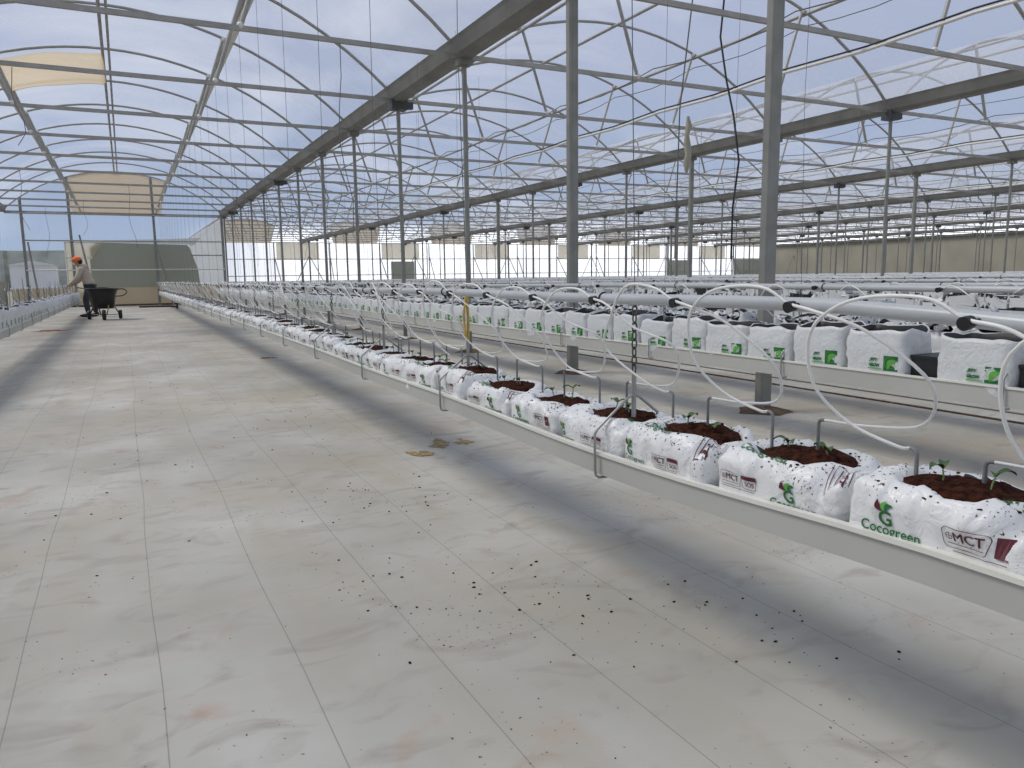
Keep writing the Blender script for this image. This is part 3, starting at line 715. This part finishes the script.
# ------------------------------------------------------------------ drip pipe and tubes of the near row
def pipe_z(y): return .934-.034*math.exp(-((y-.50)/.40)**2)+.003*math.sin(y*2.3)
def drip_pipe(x, y0, y1, lab, knobs, zf, r=.0155):
    t = thing('drip_pipe', lab, 'pipe', (x,0,0), 0, 'white drip pipes')
    n = int((y1-y0)/.25); m = MB(); m.tube([(0, y0+(y1-y0)*i/n, zf(y0+(y1-y0)*i/n)) for i in range(n+1)], r, 14); m.build('pipe', M_pipe, t)
    k = MB(); k.tube([(-.004,0,0),(-.018,0,-.003)], .0065, 8); k.tube([(-.016,0,-.003),(-.036,0,-.006)], [.0115,.0125], 12); k.tube([(-.022,0,-.004),(-.024,-.02,0)], .0045, 6)
    km = k.mesh('dripper_knob', M_black)
    c = MB(); c.tube([((r+.002)*math.cos(a), 0, (r+.002)*math.sin(a)) for a in [2*PI*i/14 for i in range(14)]], .003, 5, closed=True); c.ball((0,0,-r-.004), .006, 6)
    cm_ = c.mesh('cable_tie', M_black)
    for j, y in enumerate(knobs):
        o = link('dripper_knob', km, t, (0,y,zf(y)))
    for j in range(12):
        link('cable_tie', cm_, t, (0, y0+.55+j*1.285, zf(y0+.55+j*1.285)))
    return t
XP = 1.29
KN = [y-.038 for y in YS]
drip_pipe(XP, .1, 35.2, 'thick white drip pipe with black fittings above the near row of slumped bags', KN, pipe_z)
def bez(P, n=28):   # Catmull-Rom through points
    P = [Vector(p) for p in P]; Q = [P[0]*2-P[1]]+P+[P[-1]*2-P[-2]]; out = []
    for i in range(1, len(Q)-2):
        m_ = max(3, n//(len(P)-1))
        for k in range(m_):
            t = k/m_; a, b, c, d = Q[i-1], Q[i], Q[i+1], Q[i+2]
            out.append(.5*((2*b)+(c-a)*t+(2*a-5*b+4*c-d)*t*t+(3*b-a-3*c+d)*t**3))
    out.append(P[-1]); return out
def stake_mesh():
    m = MB(); m.tube([(0,0,-.05),(0,0,.070),(0,.003,.077),(0,.010,.080),(0,.016,.080)], .0042, 6); return m.mesh('stake', M_stake)
def stake_mesh2():
    m = MB(); m.tube([(0,0,-.05),(0,0,.070),(0,-.003,.077),(0,-.010,.080),(0,-.016,.080)], .0042, 6); return m.mesh('stake', M_stake)
ST = stake_mesh(); ST2 = stake_mesh2()
def tube_variants():
    A, B = [], []
    for s in range(4):
        r = random.Random(s+50); j = lambda a=.02: r.uniform(-a,a)
        # a: leaves the fitting, rises away from the camera, loops down and comes back to the stake
        P = [(-.03,0,0),(-.045,.07,.035+j(.01)),(-.05,.20+j(),.030+j()),(-.03,.31+j(.03),-.055+j()),(.0,.335+j(.03),-.15),(.05,.27+j(.03),-.235+j(.01)),(.085,.195,-.268),(.10,.176,-.270)]
        m = MB(); m.tube(bez(P, 36), .0036, 6); A.append(m.mesh('drip_tube', M_tube))
        # b: leaves towards the camera, hangs behind the row and returns to the other stake
        P = [(-.03,-.005,0),(-.03,-.08,-.015),(.0,-.20+j(.03),-.06+j()),(.06,-.27+j(.03),-.15+j()),(.13,-.22+j(.03),-.24),(.15,-.08,-.270),(.125,.024,-.270)]
        m = MB(); m.tube(bez(P, 36), .0036, 6); B.append(m.mesh('drip_tube', M_tube))
    return A, B
TA, TB = tube_variants()
for i, yk in enumerate(KN):
    r = random.Random(300+i); k = i-1
    for w in (0, 1):
        if 0 <= k < 10: lab = 'white drip tube %s, %s bag of the near trough' % ('arching up and away' if w == 0 else 'bowing toward the camera', ORD[k]); g = 'drip tubes of the nearest bags'
        else: lab = 'white drip tube looping to a slumped bag far along the near trough'; g = 'drip tubes farther along the near trough'
        t = tag(link('drip_tube', (TA if w == 0 else TB)[r.randrange(4)], None, (XP, yk, pipe_z(yk))), lab, 'tube', g)
        t.rotation_euler = (0, 0, r.uniform(-.03,.03) if k < 9 else r.uniform(-.22,.22))
        if k >= 9: t.scale = (1, r.uniform(.8,1.35)*(-1 if r.random() < .3 else 1), 1)
        dz = -.268
        if w == 0: link('stake', ST, t, (.10,.160,dz-.082))
        else: link('stake', ST2, t, (.125,.040,dz-.082))

# ------------------------------------------------------------------ upright bags
def upright(seed, detail=True, messy=1):
    r = random.Random(seed); off = Vector((r.uniform(0,50), r.uniform(0,50), 0)); L, W, H = .352, .225, .305
    KS = 64 if detail else 20; lev = [0,.015,.04,.07,.10,.13,.16,.19,.22,.25,.28,.305] if detail else [0,.03,.15,.305]
    me = MB(); vs = []
    def ring(z, ins, rim=0):
        out = []
        for k in range(KS):
            a = 2*PI*k/KS; c, s = math.cos(a), math.sin(a); p = 2/7
            x = math.copysign(abs(c)**p, c)*(W/2-ins); y = math.copysign(abs(s)**p, s)*(L/2-ins)
            P = Vector((x,y,z)); q = noise.noise(Vector((x*8,y*8,z*7))+off)
            bulge = .010*math.sin(PI*z/H); n = Vector((x/W,y/L,0)).normalized()
            P += n*(bulge+q*.010*messy+.006*messy*noise.noise(Vector((x*20,y*20,z*24))+off)-.006*max(0,1-4*abs(noise.noise(Vector((x*9,y*9,z*16))+off*2))))
            if z > .23: P += Vector((.0,0,(noise.noise(Vector((x*9,y*9,3))+off)*.03*messy+.07*messy*x)*(z-.2)/.1))
            if z < .01: P -= n*.012
            out.append(P)
        return out
    R = [ring(z, 0) for z in lev]; nO = len(R)
    R += [ring(H-.003, .007), ring(H-.045, .010), ring(H-.06, .014)]
    for q in R: vs += q
    n = KS
    for i in range(len(R)-1):
        fs = [(i*n+k, i*n+(k+1)%n, (i+1)*n+(k+1)%n, (i+1)*n+k) for k in range(n)]
        o = len(me.v)
        me.f += [list(f) for f in fs]; me.m += [0 if i < nO else 1]*n; me.sm += [True]*n
    me.v = [tuple(v) for v in vs]; me.f.append(list(range(n))[::-1]); me.m.append(0); me.sm.append(False)
    if not detail:
        me.f.append([len(vs)-n+k for k in range(n)]); me.m.append(2); me.sm.append(False)
    mesh = me.mesh('upright_bag', [M_bag2, M_black, M_soil2])
    s = MB(); rr = ring(H-.05, .012); s.add([Vector((0,0,H-.04))]+rr, [(0,k+1,(k+1)%n+1) for k in range(n)], 0, True)
    bvh = BVHTree.FromPolygons(vs, me.f)
    return mesh, s.mesh('potting_mix', M_soil2), bvh
T_j1 = text_mesh('JIFFY', .020, .0012, .35); T_j2 = text_mesh('GROW', .016, .0014)
UP = []
for v in range(5):
    me, so, bvh = upright(40+v); V = []
    f = lambda u, w: (Vector((-.5, .176-u, w)), Vector((1,0,0)))
    it = [(bar(.245,.095,.325,.172,4), 0), (blade(.27,.10,.322,.15,.03), 2), (ring_c(.283,.136,.030,.002,16), 2), (move(T_j1,.160,.142), 0), (move(T_j2,.160,.114,0,1.2), 0), (bar(.158,.100,.24,.106), 2)]
    mb = MB()
    for li, (vf, mi) in enumerate(it):
        w = wrap(bvh, [(vf, mi)], f, .0014+.0009*li); o = len(mb.v); mb.v += w.v; mb.f += [[i+o for i in q] for q in w.f]; mb.m += w.m; mb.sm += w.sm
    UP.append((me, so, mb.mesh('green_print', INK)))
LOW = [upright(80+v, False)[0] for v in range(3)]
MESSY = [upright(120+v, True, 3.4) for v in range(4)]
def flap_mesh(seed):
    r = random.Random(seed); m = MB()
    for q in range(12):
        a = r.uniform(0,2*PI); cx = .105*math.cos(a)*r.uniform(.3,1); cy = .165*math.sin(a)*r.uniform(.3,1); z = .285+r.uniform(-.01,.03); n1 = 5; vs = []; sx, sy = r.uniform(.03,.06), r.uniform(.04,.08); ro = r.uniform(0,3)
        for i in range(n1+1):
            for j in range(n1+1):
                u = (i/n1-.5)*2*sx; v = (j/n1-.5)*2*sy
                vs.append((cx+u*math.cos(ro)-v*math.sin(ro), cy+u*math.sin(ro)+v*math.cos(ro), z+.05*noise.noise(Vector((u*28+seed,v*28,q*3.1)))+.02*noise.noise(Vector((u*70,v*70,q)))))
        m.add(vs, [(i*(n1+1)+j,i*(n1+1)+j+1,(i+1)*(n1+1)+j+1,(i+1)*(n1+1)+j) for i in range(n1) for j in range(n1)])
    m.m = [0 if (k//25) % 4 else 1 for k in range(len(m.f))]
    return m.mesh('crumpled_flap', [M_bag2, M_black])
FLAP = [flap_mesh(s_) for s_ in range(4)]
def place_up(x, y, flip, lab, grp, det, i, rz0=0):
    r = random.Random(int(x*100)*7+i)
    if det and x > 4.2:
        me, so, _b = MESSY[r.randrange(4)]; t = tag(link('upright_grow_bag', me, None, (x, y, ZB)), lab, 'grow bag', grp); link('potting_mix', so, t); link('crumpled_flap', FLAP[r.randrange(4)], t)
    elif det:
        me, so, pr = UP[r.randrange(5)]
        t = tag(link('upright_grow_bag', me, None, (x, y, ZB)), lab, 'grow bag', grp); link('potting_mix', so, t); link('green_print', pr, t)
    else: t = tag(link('upright_grow_bag', LOW[r.randrange(3)], None, (x, y, ZB)), lab, 'grow bag', grp)
    t.rotation_euler = (0, 0, (PI if flip else 0)+r.uniform(-.05,.05)); t.scale = (1, r.uniform(.96,1.03), r.uniform(.90,1.05)*(.86 if x > 4.2 else 1))
# second row
i = 0; y = 1.62; k = 0; cnt = 0
gaps = {2: .14}
while y < 34.6:
    if k < 12: lab = 'white upright grow bag with green print on the second trough, %s from its near end' % ORD[k]; g = 'upright bags on the second trough'
    else: lab = 'white upright grow bag farther along the second trough, beyond the twelfth'; g = 'far upright bags on the second trough'
    place_up(3.57, y, False, lab, g, y < 22, k); cnt += 1
    y += .372+(.15 if k in (0,1) else 0); k += 1
m = MB(); m.box(-.10,.10,-.07,.07,0,.17); m.box(-.105,.105,-.075,.075,.17,.185)
bp_ = m.mesh('black_pot', M_black)
for yy, l in ((2.425-.20,'gap between the first and second upright bags'),(1.86-.20+.21,'gap before the second upright bag of the second trough')): pass
tag(link('black_pot', bp_, None, (3.60,1.882,ZB)), 'black square pot in the gap after the nearest upright bag of the second trough', 'pot')
tag(link('black_pot', bp_, None, (3.60,2.404,ZB)), 'black square pot in the gap after the second upright bag of the second trough', 'pot')
# left row
y = 7.5; k = 0
while y < 27.2:
    lab = 'pale upright grow bag in the row left of the aisle, on the hanging trough'
    place_up(-1.38, y, True, lab, 'upright bags on the left trough', y < 16, k); cnt += 1; y += .372; k += 1
# third row (next span, first row) nearest ones
y = 2.3; k = 0; x3 = SPAN-3.58
while cnt < 292:
    if k < 10: lab = 'upright grow bag on the third trough, behind the post line, %s from near end' % ORD[k]; g = 'upright bags on the third trough'
    else: lab = 'white upright grow bag farther along the third trough behind the post line'; g = 'far upright bags on the third trough'
    place_up(x3, y, False, lab, g, y < 12, k); cnt += 1; y += .372; k += 1
y3 = y
# the rest of the house: thousands of bags
vs = []; fs = []; mi = []; r = random.Random(5)
for n, d, x in ROWS:
    if n == 0: continue
    y = y3 if (n == 1 and d == -3.58) else 2.3; 
    while y < 58:
        h = .275*r.uniform(.72,1.12); w = .112; blk = r.random() < .13; l = .176; z0 = ZB; o = len(vs)
        J = lambda a=.022: r.uniform(-a,a)
        for (sx,sy) in ((-1,-1),(1,-1),(1,1),(-1,1)): vs.append((x+sx*w*.93+J(.006), y+sy*l*.93, z0))
        for (sx,sy) in ((-1,-1),(1,-1),(1,1),(-1,1)): vs.append((x+sx*w+J(), y+sy*l, z0+h+J(.035)))
        for (sx,sy) in ((-1,-1),(1,-1),(1,1),(-1,1)): vs.append((x+sx*w*.86, y+sy*l*.9, z0+h-.05))
        for a in range(4):
            b = (a+1) % 4; fs.append((o+a,o+b,o+b+4,o+a+4)); mi.append(1 if blk else 0); fs.append((o+a+4,o+b+4,o+b+8,o+a+8)); mi.append(1)
        fs.append((o+8,o+9,o+10,o+11)); mi.append(2)
        # crumpled flap of plastic over the rim
        for _ in range(7):
            cx = x+r.uniform(-.1,.1); cy = y+r.uniform(-.15,.15); o = len(vs); hh = z0+h
            for a in range(5): an = a*1.256+r.random(); vs.append((cx+.04*math.cos(an), cy+.055*math.sin(an), hh-.03+J(.04)))
            vs.append((cx,cy,hh+r.uniform(-.01,.06)))
            for a in range(5): fs.append((o+a,o+(a+1)%5,o+5)); mi.append(0 if r.random() < .75 else 1)
        y += .372+r.uniform(0,.01)
me = bpy.data.meshes.new('distant_grow_bags'); me.from_pydata(vs, [], fs)
for q in (M_bag2, M_black, M_soil2): me.materials.append(q)
me.polygons.foreach_set('material_index', mi); me.update()
tag(link('distant_grow_bags', me), 'countless white grow bags filling the rows beyond the third trough', 'grow bags', None, 'stuff')
# green prints on the camera side of the third row bags done with the bags; distant tubes
m = MB(); r = random.Random(9)
for n, d, x in ROWS:
    if n > 3: continue
    if n == 0 and d == 1.38: continue
    y = 2.0 if n else 9.0; ym = 30 if n == 1 else 22 if n else (20 if d > 0 else 26)
    if (n, d) == (0, 3.58): y = 2.0
    while y < ym:
        s = r.choice((-1,1)); z = .90
        m.tube(bez([(x-.09,y,z),(x-.11,y+s*.09,z+.03),(x-.10,y+s*.20,z-.05),(x-.02,y+s*.17,z-.16),(x,y+s*.1,z-.19)], 8), .0035, 4, caps=False)
        y += .44+r.uniform(-.1,.2)
tag(m.build('drip_tubes_of_outer_rows', M_tube), 'tangle of thin white drip tubes over the rows beyond the near trough', 'tubes', None, 'stuff')
# drip pipes of the other rows
for n, d, x in ROWS:
    if (n, d) == (0, 1.38) or n > 5: continue
    y0 = 7.0 if (n == 0 and d < 0) else 1.2 if n == 0 else 2.5; y1 = 27 if d < 0 and n == 0 else 34.8 if n == 0 else 58
    zf = (lambda y, q=n*4+d: .915+.008*math.sin(y*.8+q*3)) if not (n == 0 and d < 0) else (lambda y: .70)
    kn = [y0+.4+.74*i for i in range(40)] if n < 2 else []
    if n == 0 and d < 0: continue
    lab = 'white drip pipe above the second row of upright bags' if n == 0 else 'white drip pipe in the %s, %s counted from the aisle' % (SP[n], {-3.58:'first',-1.38:'second',1.38:'third',3.58:'fourth'}[d])
    if n < 2: drip_pipe(x-.08, y0, y1, lab, [k for k in kn if k < y1], zf, .0165)
    else:
        m = MB(); m.tube([(x-.08, y0+(y1-y0)*i/40, zf(y0+(y1-y0)*i/40)) for i in range(41)], .0165, 6); tag(m.build('drip_pipe', M_pipe), lab, 'pipe', 'white drip pipes')
# stakes standing over the left row
r = random.Random(12)
for i in range(22):
    y = 9.5+i*.8; m = MB(); h = r.uniform(.22,.42); m.tube([(0,0,0),(r.uniform(-.02,.02),0,h)], .006, 5)
    tag(m.build('thin_stake', M_hook, loc=(-1.38+r.uniform(-.05,.05), y, ZB+.27)), 'thin grey stake standing among the bags of the left trough', 'stake', 'stakes on the left trough')
# black cord and seam on the floor
cable([(5.15+.03*math.sin(i*.7), 1.5+i*1.2, .006) for i in range(28)], .008, 'floor_hose', M_rust, 'thin brown hose lying along the floor behind the second trough', 'hose', None, 5)
cable([(5.5+.02*math.sin(i*.5), 2+i*1.2, .006) for i in range(28)], .006, 'floor_hose', M_wire, 'thin dark cord on the floor past the brown hose', 'hose', None, 5)
# short black drain pipe at the far end of the near row
dp = thing('drain_pipe', 'low black drain pipe under the far end of the near trough', 'pipe', (1.3,30.5,0))
m = MB(); m.tube([(-.9,0,.10),(.1,-.05,.10),(.35,-.1,.07)], .03, 8); m.build('pipe', M_black, dp)
m = MB(); m.tube([(.35,-.1,.0),(.35,-.1,.16)], .035, 8); m.build('elbow', M_black, dp)
# fallen white label ties near yellow strap
m = MB(); m.box(-.006,.006,-.03,.03,0,.004); m.box(-.012,.012,.03,.06,-.002,.006)
o = m.build('plastic_tag', M_tube, loc=(1.36,3.42,.645)); o.rotation_euler = (.7,0,.9); tag(o, 'white plastic plant tag on the bags just before the yellow strap', 'plant tag')
# crumbs of peat on the floor
m = MB(); r = random.Random(31)
for (cx,cy,sx,sy,nn) in ((1.0,3.3,.35,.5,60),(.75,2.3,.3,.4,40),(1.1,1.9,.4,.5,60),(.4,4.5,.8,2.0,60),(-.3,4,.7,2.5,50),(1.2,5.5,.5,1.2,40),(1.5,1.6,.3,.5,40),(.3,9,.8,3,50)):
    for _ in range(int(nn*1.3)):
        x = r.gauss(cx,sx*.5); y = r.gauss(cy,sy*.5)
        if y < .5: continue
        q = r.choice([.001,.0012,.0015,.0018,.002,.003,.004])
        m.ball((x,y,q*.5), q, 5, 0, (r.uniform(.8,2),r.uniform(.8,1.6),.6))
tag(m.build('peat_crumbs', M_soil), 'dark crumbs of peat scattered over the white floor fabric', 'crumbs', None, 'stuff')
def patch(name, x, y, sx, sy, mt, lab, seed):
    m = MB(); rr = random.Random(seed)
    for b_ in range(22):
        cx, cy = rr.gauss(0, sx*.42), rr.gauss(0, sy*.42); q0 = rr.uniform(.15,.45)*min(sx,sy); n = 12; vs = [(cx,cy,.002+.0001*b_)]
        for k in range(n):
            a = 2*PI*k/n; q = q0*(1+.7*noise.noise(Vector((math.cos(a)*1.5+seed,math.sin(a)*1.5,b_)))); vs.append((cx+q*math.cos(a), cy+q*math.sin(a), .0015+.0001*b_))
        m.add(vs, [(0,k,k%n+1) for k in range(1,n+1)])
    tag(m.build(name, mt, loc=(x,y,0)), lab, 'stain', 'spills on the floor')
M_ochre = mat('ochre_spill', (.42,.30,.13), .8, noise_amt=.4, nscale=30); M_red = mat('red_peat_spill', (.30,.09,.05), .9, noise_amt=.5, nscale=40)
patch('spill', 1.63, 4.22, .07, .10, M_ochre, 'larger ochre spill on the floor beside the near trough shadow', 1)
patch('spill', 1.44, 4.02, .06, .09, M_ochre, 'ochre spill just left of the larger ochre spill', 2)
patch('spill', 1.78, 4.20, .05, .07, M_ochre, 'small ochre spill nearest the near trough', 3)
patch('spill', 1.58, 10.14, .11, .13, M_red, 'red brown peat spill on the floor halfway down the aisle', 4)
patch('spill', -1.5, 18.6, .35, .30, M_red, 'red brown peat spill under the left trough', 5)

# ------------------------------------------------------------------ worker
def skin(name, V, E_, mt, parent, root=0, sub=2):
    me = bpy.data.meshes.new(name); me.from_pydata([v[:3] for v in V], E_, []); me.materials.append(mt)
    o = link(name, me, parent); md = o.modifiers.new('skin', 'SKIN'); md.use_smooth_shade = True
    if not me.skin_vertices: 
        b = bmesh.new(); b.from_mesh(me); b.verts.layers.skin.verify(); b.to_mesh(me); b.free()
    for i, v in enumerate(V):
        sv = me.skin_vertices[0].data[i]; sv.radius = (v[3], v[4] if len(v) > 4 else v[3]); sv.use_root = (i == root)
    s = o.modifiers.new('sub', 'SUBSURF'); s.levels = sub; s.render_levels = sub; return o
W = thing('person', 'worker in orange cap, beige hoodie and dark trousers leaning over the left bag row', 'person', (-.93,25.4,0), math.radians(80)); W.scale = (1.14,1.10,1.0)
tor = [(0,-.02,.92,.125,.10),(0,.02,1.06,.125,.10),(0,.09,1.26,.15,.11),(0,.16,1.41,.09,.08),(0,.20,1.48,.05),(0,.235,1.56,.078,.088),(0,.255,1.655,.074,.085)]
def limb(s): return [(s*.17,.13,1.37,.06),(s*.25,.20,1.13,.046),(s*.18,.37,.97,.032),(s*.165,.43,.92,.034,.020),(s*.16,.47,.885,.030,.016)]
def leg(s, f): return [(s*.09,-.02,.86,.09),(s*.10,.04+f,.50,.062),(s*.10,-.01+f*1.2,.10,.040),(s*.11,.13+f*1.2,.045,.038,.030)]
V = tor + limb(-1) + limb(1) + leg(-1,.05) + leg(1,-.07)
E_ = [(i,i+1) for i in range(6)]+[(3,7),(7,8),(8,9),(9,10),(10,11),(3,12),(12,13),(13,14),(14,15),(15,16),(0,17),(17,18),(18,19),(19,20),(0,21),(21,22),(22,23),(23,24)]
# fingers: four plus a thumb on each hand, growing out of the palm
for s, b in ((-1,11),(1,16)):
    for q, (dx, l) in enumerate(((-.024,.055),(-.008,.066),(.008,.062),(.022,.048))):
        o = len(V); p = V[b]; V += [(p[0]+dx, p[1]+.02, p[2]-.02, .0085),(p[0]+dx*1.1, p[1]+.02+l*.45, p[2]-.02-l*.40, .008),(p[0]+dx*1.1, p[1]+.02+l*.55, p[2]-.02-l*.95, .007)]
        E_ += [(b,o),(o,o+1),(o+1,o+2)]
    o = len(V); p = V[b-1]; V += [(p[0]-s*.034, p[1]+.015, p[2]-.005, .010),(p[0]-s*.045, p[1]+.045, p[2]-.035, .008)]; E_ += [(b-1,o),(o,o+1)]
skin('body', V, E_, M_skin, W)
up = lambda L_, d: [(v[0],v[1],v[2],v[3]+d,(v[4] if len(v) > 4 else v[3])+d) for v in L_]
Vh = up([(0,-.03,.88,.16,.14)]+tor[1:4], .045)+[(0,.17,1.44,.085,.08)]+up(limb(-1)[:3], .022)+up(limb(1)[:3], .022)
skin('hoodie', Vh, [(0,1),(1,2),(2,3),(3,4),(3,5),(5,6),(6,7),(3,8),(8,9),(9,10)], M_hood, W)
m = MB(); m.ball((0,.10,1.455), .115, 12, 0, (1.0,.95,.72)); m.build('hood', M_hood, W)
Vt = up([tor[0]], .005)+up(leg(-1,.05)[:3], .022)+up(leg(1,-.07)[:3], .022)
skin('trousers', Vt, [(0,1),(1,2),(2,3),(0,4),(4,5),(5,6)], M_trou, W)
for s, f in ((-1,.05),(1,-.07)):
    m = MB(); m.ball((s*.11,.07+f*1.2,.045), .05, 10, 0, (1.0,2.9,.88)); m.ball((s*.105,-.02+f*1.2,.085), .055, 10, 0, (1,1.1,1.2)); m.build('shoe', M_shoe, W)
m = MB(); m.ball((0,.235,1.66), .102, 14, 0, (.98,1.1,.86)); m.tube([(0,.30,1.645),(0,.37,1.625),(0,.405,1.615)], [.075,.070,.04], 10, flat=.14); m.build('cap', M_orange, W)
m = MB(); m.ball((0,.17,1.60), .082, 10, 0, (1,.8,1)); m.build('hair', M_hair, W)
m = MB(); m.ball((0,.305,1.545), .052, 10, 0, (1,.75,.9)); m.build('face_mask', M_mask, W)
m = MB(); m.ball((0,.335,1.585), .014, 8, 0, (.8,1,1.3)); m.build('nose', M_skin, W)
for s in (-1,1):
    m = MB(); m.ball((s*.030,.322,1.603), .010, 8); m.build('eye', M_shoe, W)
    m = MB(); m.ball((s*.078,.235,1.58), .022, 8, 0, (.4,.8,1.3)); m.build('ear', M_skin, W)
# ------------------------------------------------------------------ cart
B = thing('wheelbarrow', 'black tub cart on three small wheels behind the worker', 'cart', (-.55,23.2,0))
def loft(rs):
    mb = MB(); vs = []; n = 24
    for (w,d,z) in rs:
        for k in range(n):
            a = 2*PI*k/n; c, s = math.cos(a), math.sin(a); p = 2/4.5
            vs.append((math.copysign(abs(c)**p,c)*w, math.copysign(abs(s)**p,s)*d, z))
    fs = [(i*n+k,i*n+(k+1)%n,(i+1)*n+(k+1)%n,(i+1)*n+k) for i in range(len(rs)-1) for k in range(n)]
    mb.add(vs, fs, 0, True); mb.add(vs[:n], [tuple(range(n))[::-1]]); mb.add(vs[-n:], [tuple(range(n))]); return mb
loft([(.24,.26,.30),(.27,.32,.38),(.31,.42,.66),(.37,.50,.80),(.40,.53,.82),(.41,.54,.835),(.37,.50,.84),(.32,.43,.70),(.26,.30,.50)]).build('tub', M_black, B)
m = MB(); m.ball((0,0,.76), .30, 14, 0, (1.05,1.4,.36)); m.build('peat_load', M_soil2, B)
m = MB(); m.tube(bez([(.34,.1,.80),(.50,.05,.81),(.58,.0,.73),(.48,-.05,.64),(.30,-.08,.62)], 20), .014, 6); m.build('handle', M_black, B)
m = MB(); m.tube([(-.36,.5,.82),(-.62,.95,.86)], .015, 6); m.build('handle', M_black, B)
for sx in (-1,1):
    m = MB(); m.tube([(sx*.14,-.28,.46),(sx*.07,-.42,.14)], .016, 6); m.tube([(sx*.2,.2,.44),(sx*.35,.3,.15)], .02, 6); m.tube([(sx*.2,.2,.44),(sx*.14,-.28,.43)], .016, 6); m.build('frame', M_yell if sx > 0 else M_black, B)
for (x,y,r) in ((0,-.42,.14),(-.37,.30,.125),(.38,.30,.125)):
    w = MB(); pts = [(0, math.cos(2*PI*k/18)*(r-.03), math.sin(2*PI*k/18)*(r-.03)) for k in range(18)]; w.tube(pts, .03, 8, closed=True); w.tube([(.022,p[1],p[2]) for p in pts], .026, 6, closed=True); w.tube([(-.022,p[1],p[2]) for p in pts], .026, 6, closed=True)
    wo = w.build('wheel', M_black, B, (x,y,r))
    h = MB(); h.tube([(-.028,0,0),(.028,0,0)], r*.55, 14); h.build('hub', M_yell, wo)
m = MB(); m.tube([(-.37,.30,.125),(.38,.30,.125)], .012, 6); m.tube([(-.08,-.42,.14),(.08,-.42,.14)], .012, 6); m.build('axle', M_hook, B)

# ------------------------------------------------------------------ sky and sun
wd = bpy.data.worlds.new('sky'); sc.world = wd; wd.use_nodes = True; nt = wd.node_tree; N = nt.nodes; L = nt.links
bg = N['Background']; tc = N.new('ShaderNodeTexCoord'); sep = N.new('ShaderNodeSeparateXYZ'); L.new(tc.outputs['Generated'], sep.inputs[0])
cr = N.new('ShaderNodeValToRGB'); e = cr.color_ramp.elements; e[0].position = 0; e[0].color = (.36,.46,.62,1); e[1].position = .6; e[1].color = (.35,.41,.56,1)
x = e.new(.10); x.color = (.33,.42,.60,1); x = e.new(.28); x.color = (.37,.43,.60,1)
L.new(sep.outputs['Z'], cr.inputs['Fac'])
mp = N.new('ShaderNodeMapping'); mp.inputs['Scale'].default_value = (1.2,1.2,3.5); L.new(tc.outputs['Generated'], mp.inputs[0])
nz = N.new('ShaderNodeTexNoise'); nz.inputs['Scale'].default_value = 2.2; nz.inputs['Detail'].default_value = 7; nz.inputs['Distortion'].default_value = .5; L.new(mp.outputs[0], nz.inputs['Vector'])
mr = N.new('ShaderNodeMapRange'); mr.inputs[1].default_value = .46; mr.inputs[2].default_value = .75; mr.inputs[4].default_value = .8; L.new(nz.outputs['Fac'], mr.inputs[0])
mx = N.new('ShaderNodeMix'); mx.data_type = 'RGBA'; L.new(mr.outputs[0], mx.inputs[0]); L.new(cr.outputs['Color'], mx.inputs[6]); mx.inputs[7].default_value = (.85,.88,.95,1)
def rng(out, a, b, c, d_):
    q = N.new('ShaderNodeMapRange'); q.interpolation_type = 'SMOOTHSTEP'; q.inputs[1].default_value = a; q.inputs[2].default_value = b; q.inputs[3].default_value = c; q.inputs[4].default_value = d_
    L.new(out, q.inputs[0]); return q.outputs[0]
mu = N.new('ShaderNodeMath'); mu.operation = 'MULTIPLY'; L.new(rng(sep.outputs['X'], .05, .22, 0, 1), mu.inputs[0]); L.new(rng(sep.outputs['Z'], .045, .075, 1, 0), mu.inputs[1])
mx2 = N.new('ShaderNodeMix'); mx2.data_type = 'RGBA'; L.new(mu.outputs[0], mx2.inputs[0]); L.new(mx.outputs[2], mx2.inputs[6]); mx2.inputs[7].default_value = (1.75,1.8,1.9,1)  # low bright band added to one side of the sky, whitens the far wall
L.new(mx2.outputs[2], bg.inputs['Color']); bg.inputs['Strength'].default_value = 1.32
su = bpy.data.lights.new('sun', 'SUN'); su.energy = 3.4; su.angle = math.radians(23); su.color = (1,.955,.88)
so = bpy.data.objects.new('sun', su); COL.objects.link(so); d = Vector((.62,-.45,-1.0)).normalized(); so.rotation_euler = d.to_track_quat('-Z','Y').to_euler()
vs_ = sc.view_settings; vs_.view_transform = 'Standard'; vs_.look = 'None'; vs_.gamma = 1; vs_.use_curve_mapping = False; vs_.exposure = -0.35
sc.cycles.use_denoising = True
sc.cycles.transparent_max_bounces = 24; sc.cycles.max_bounces = 8
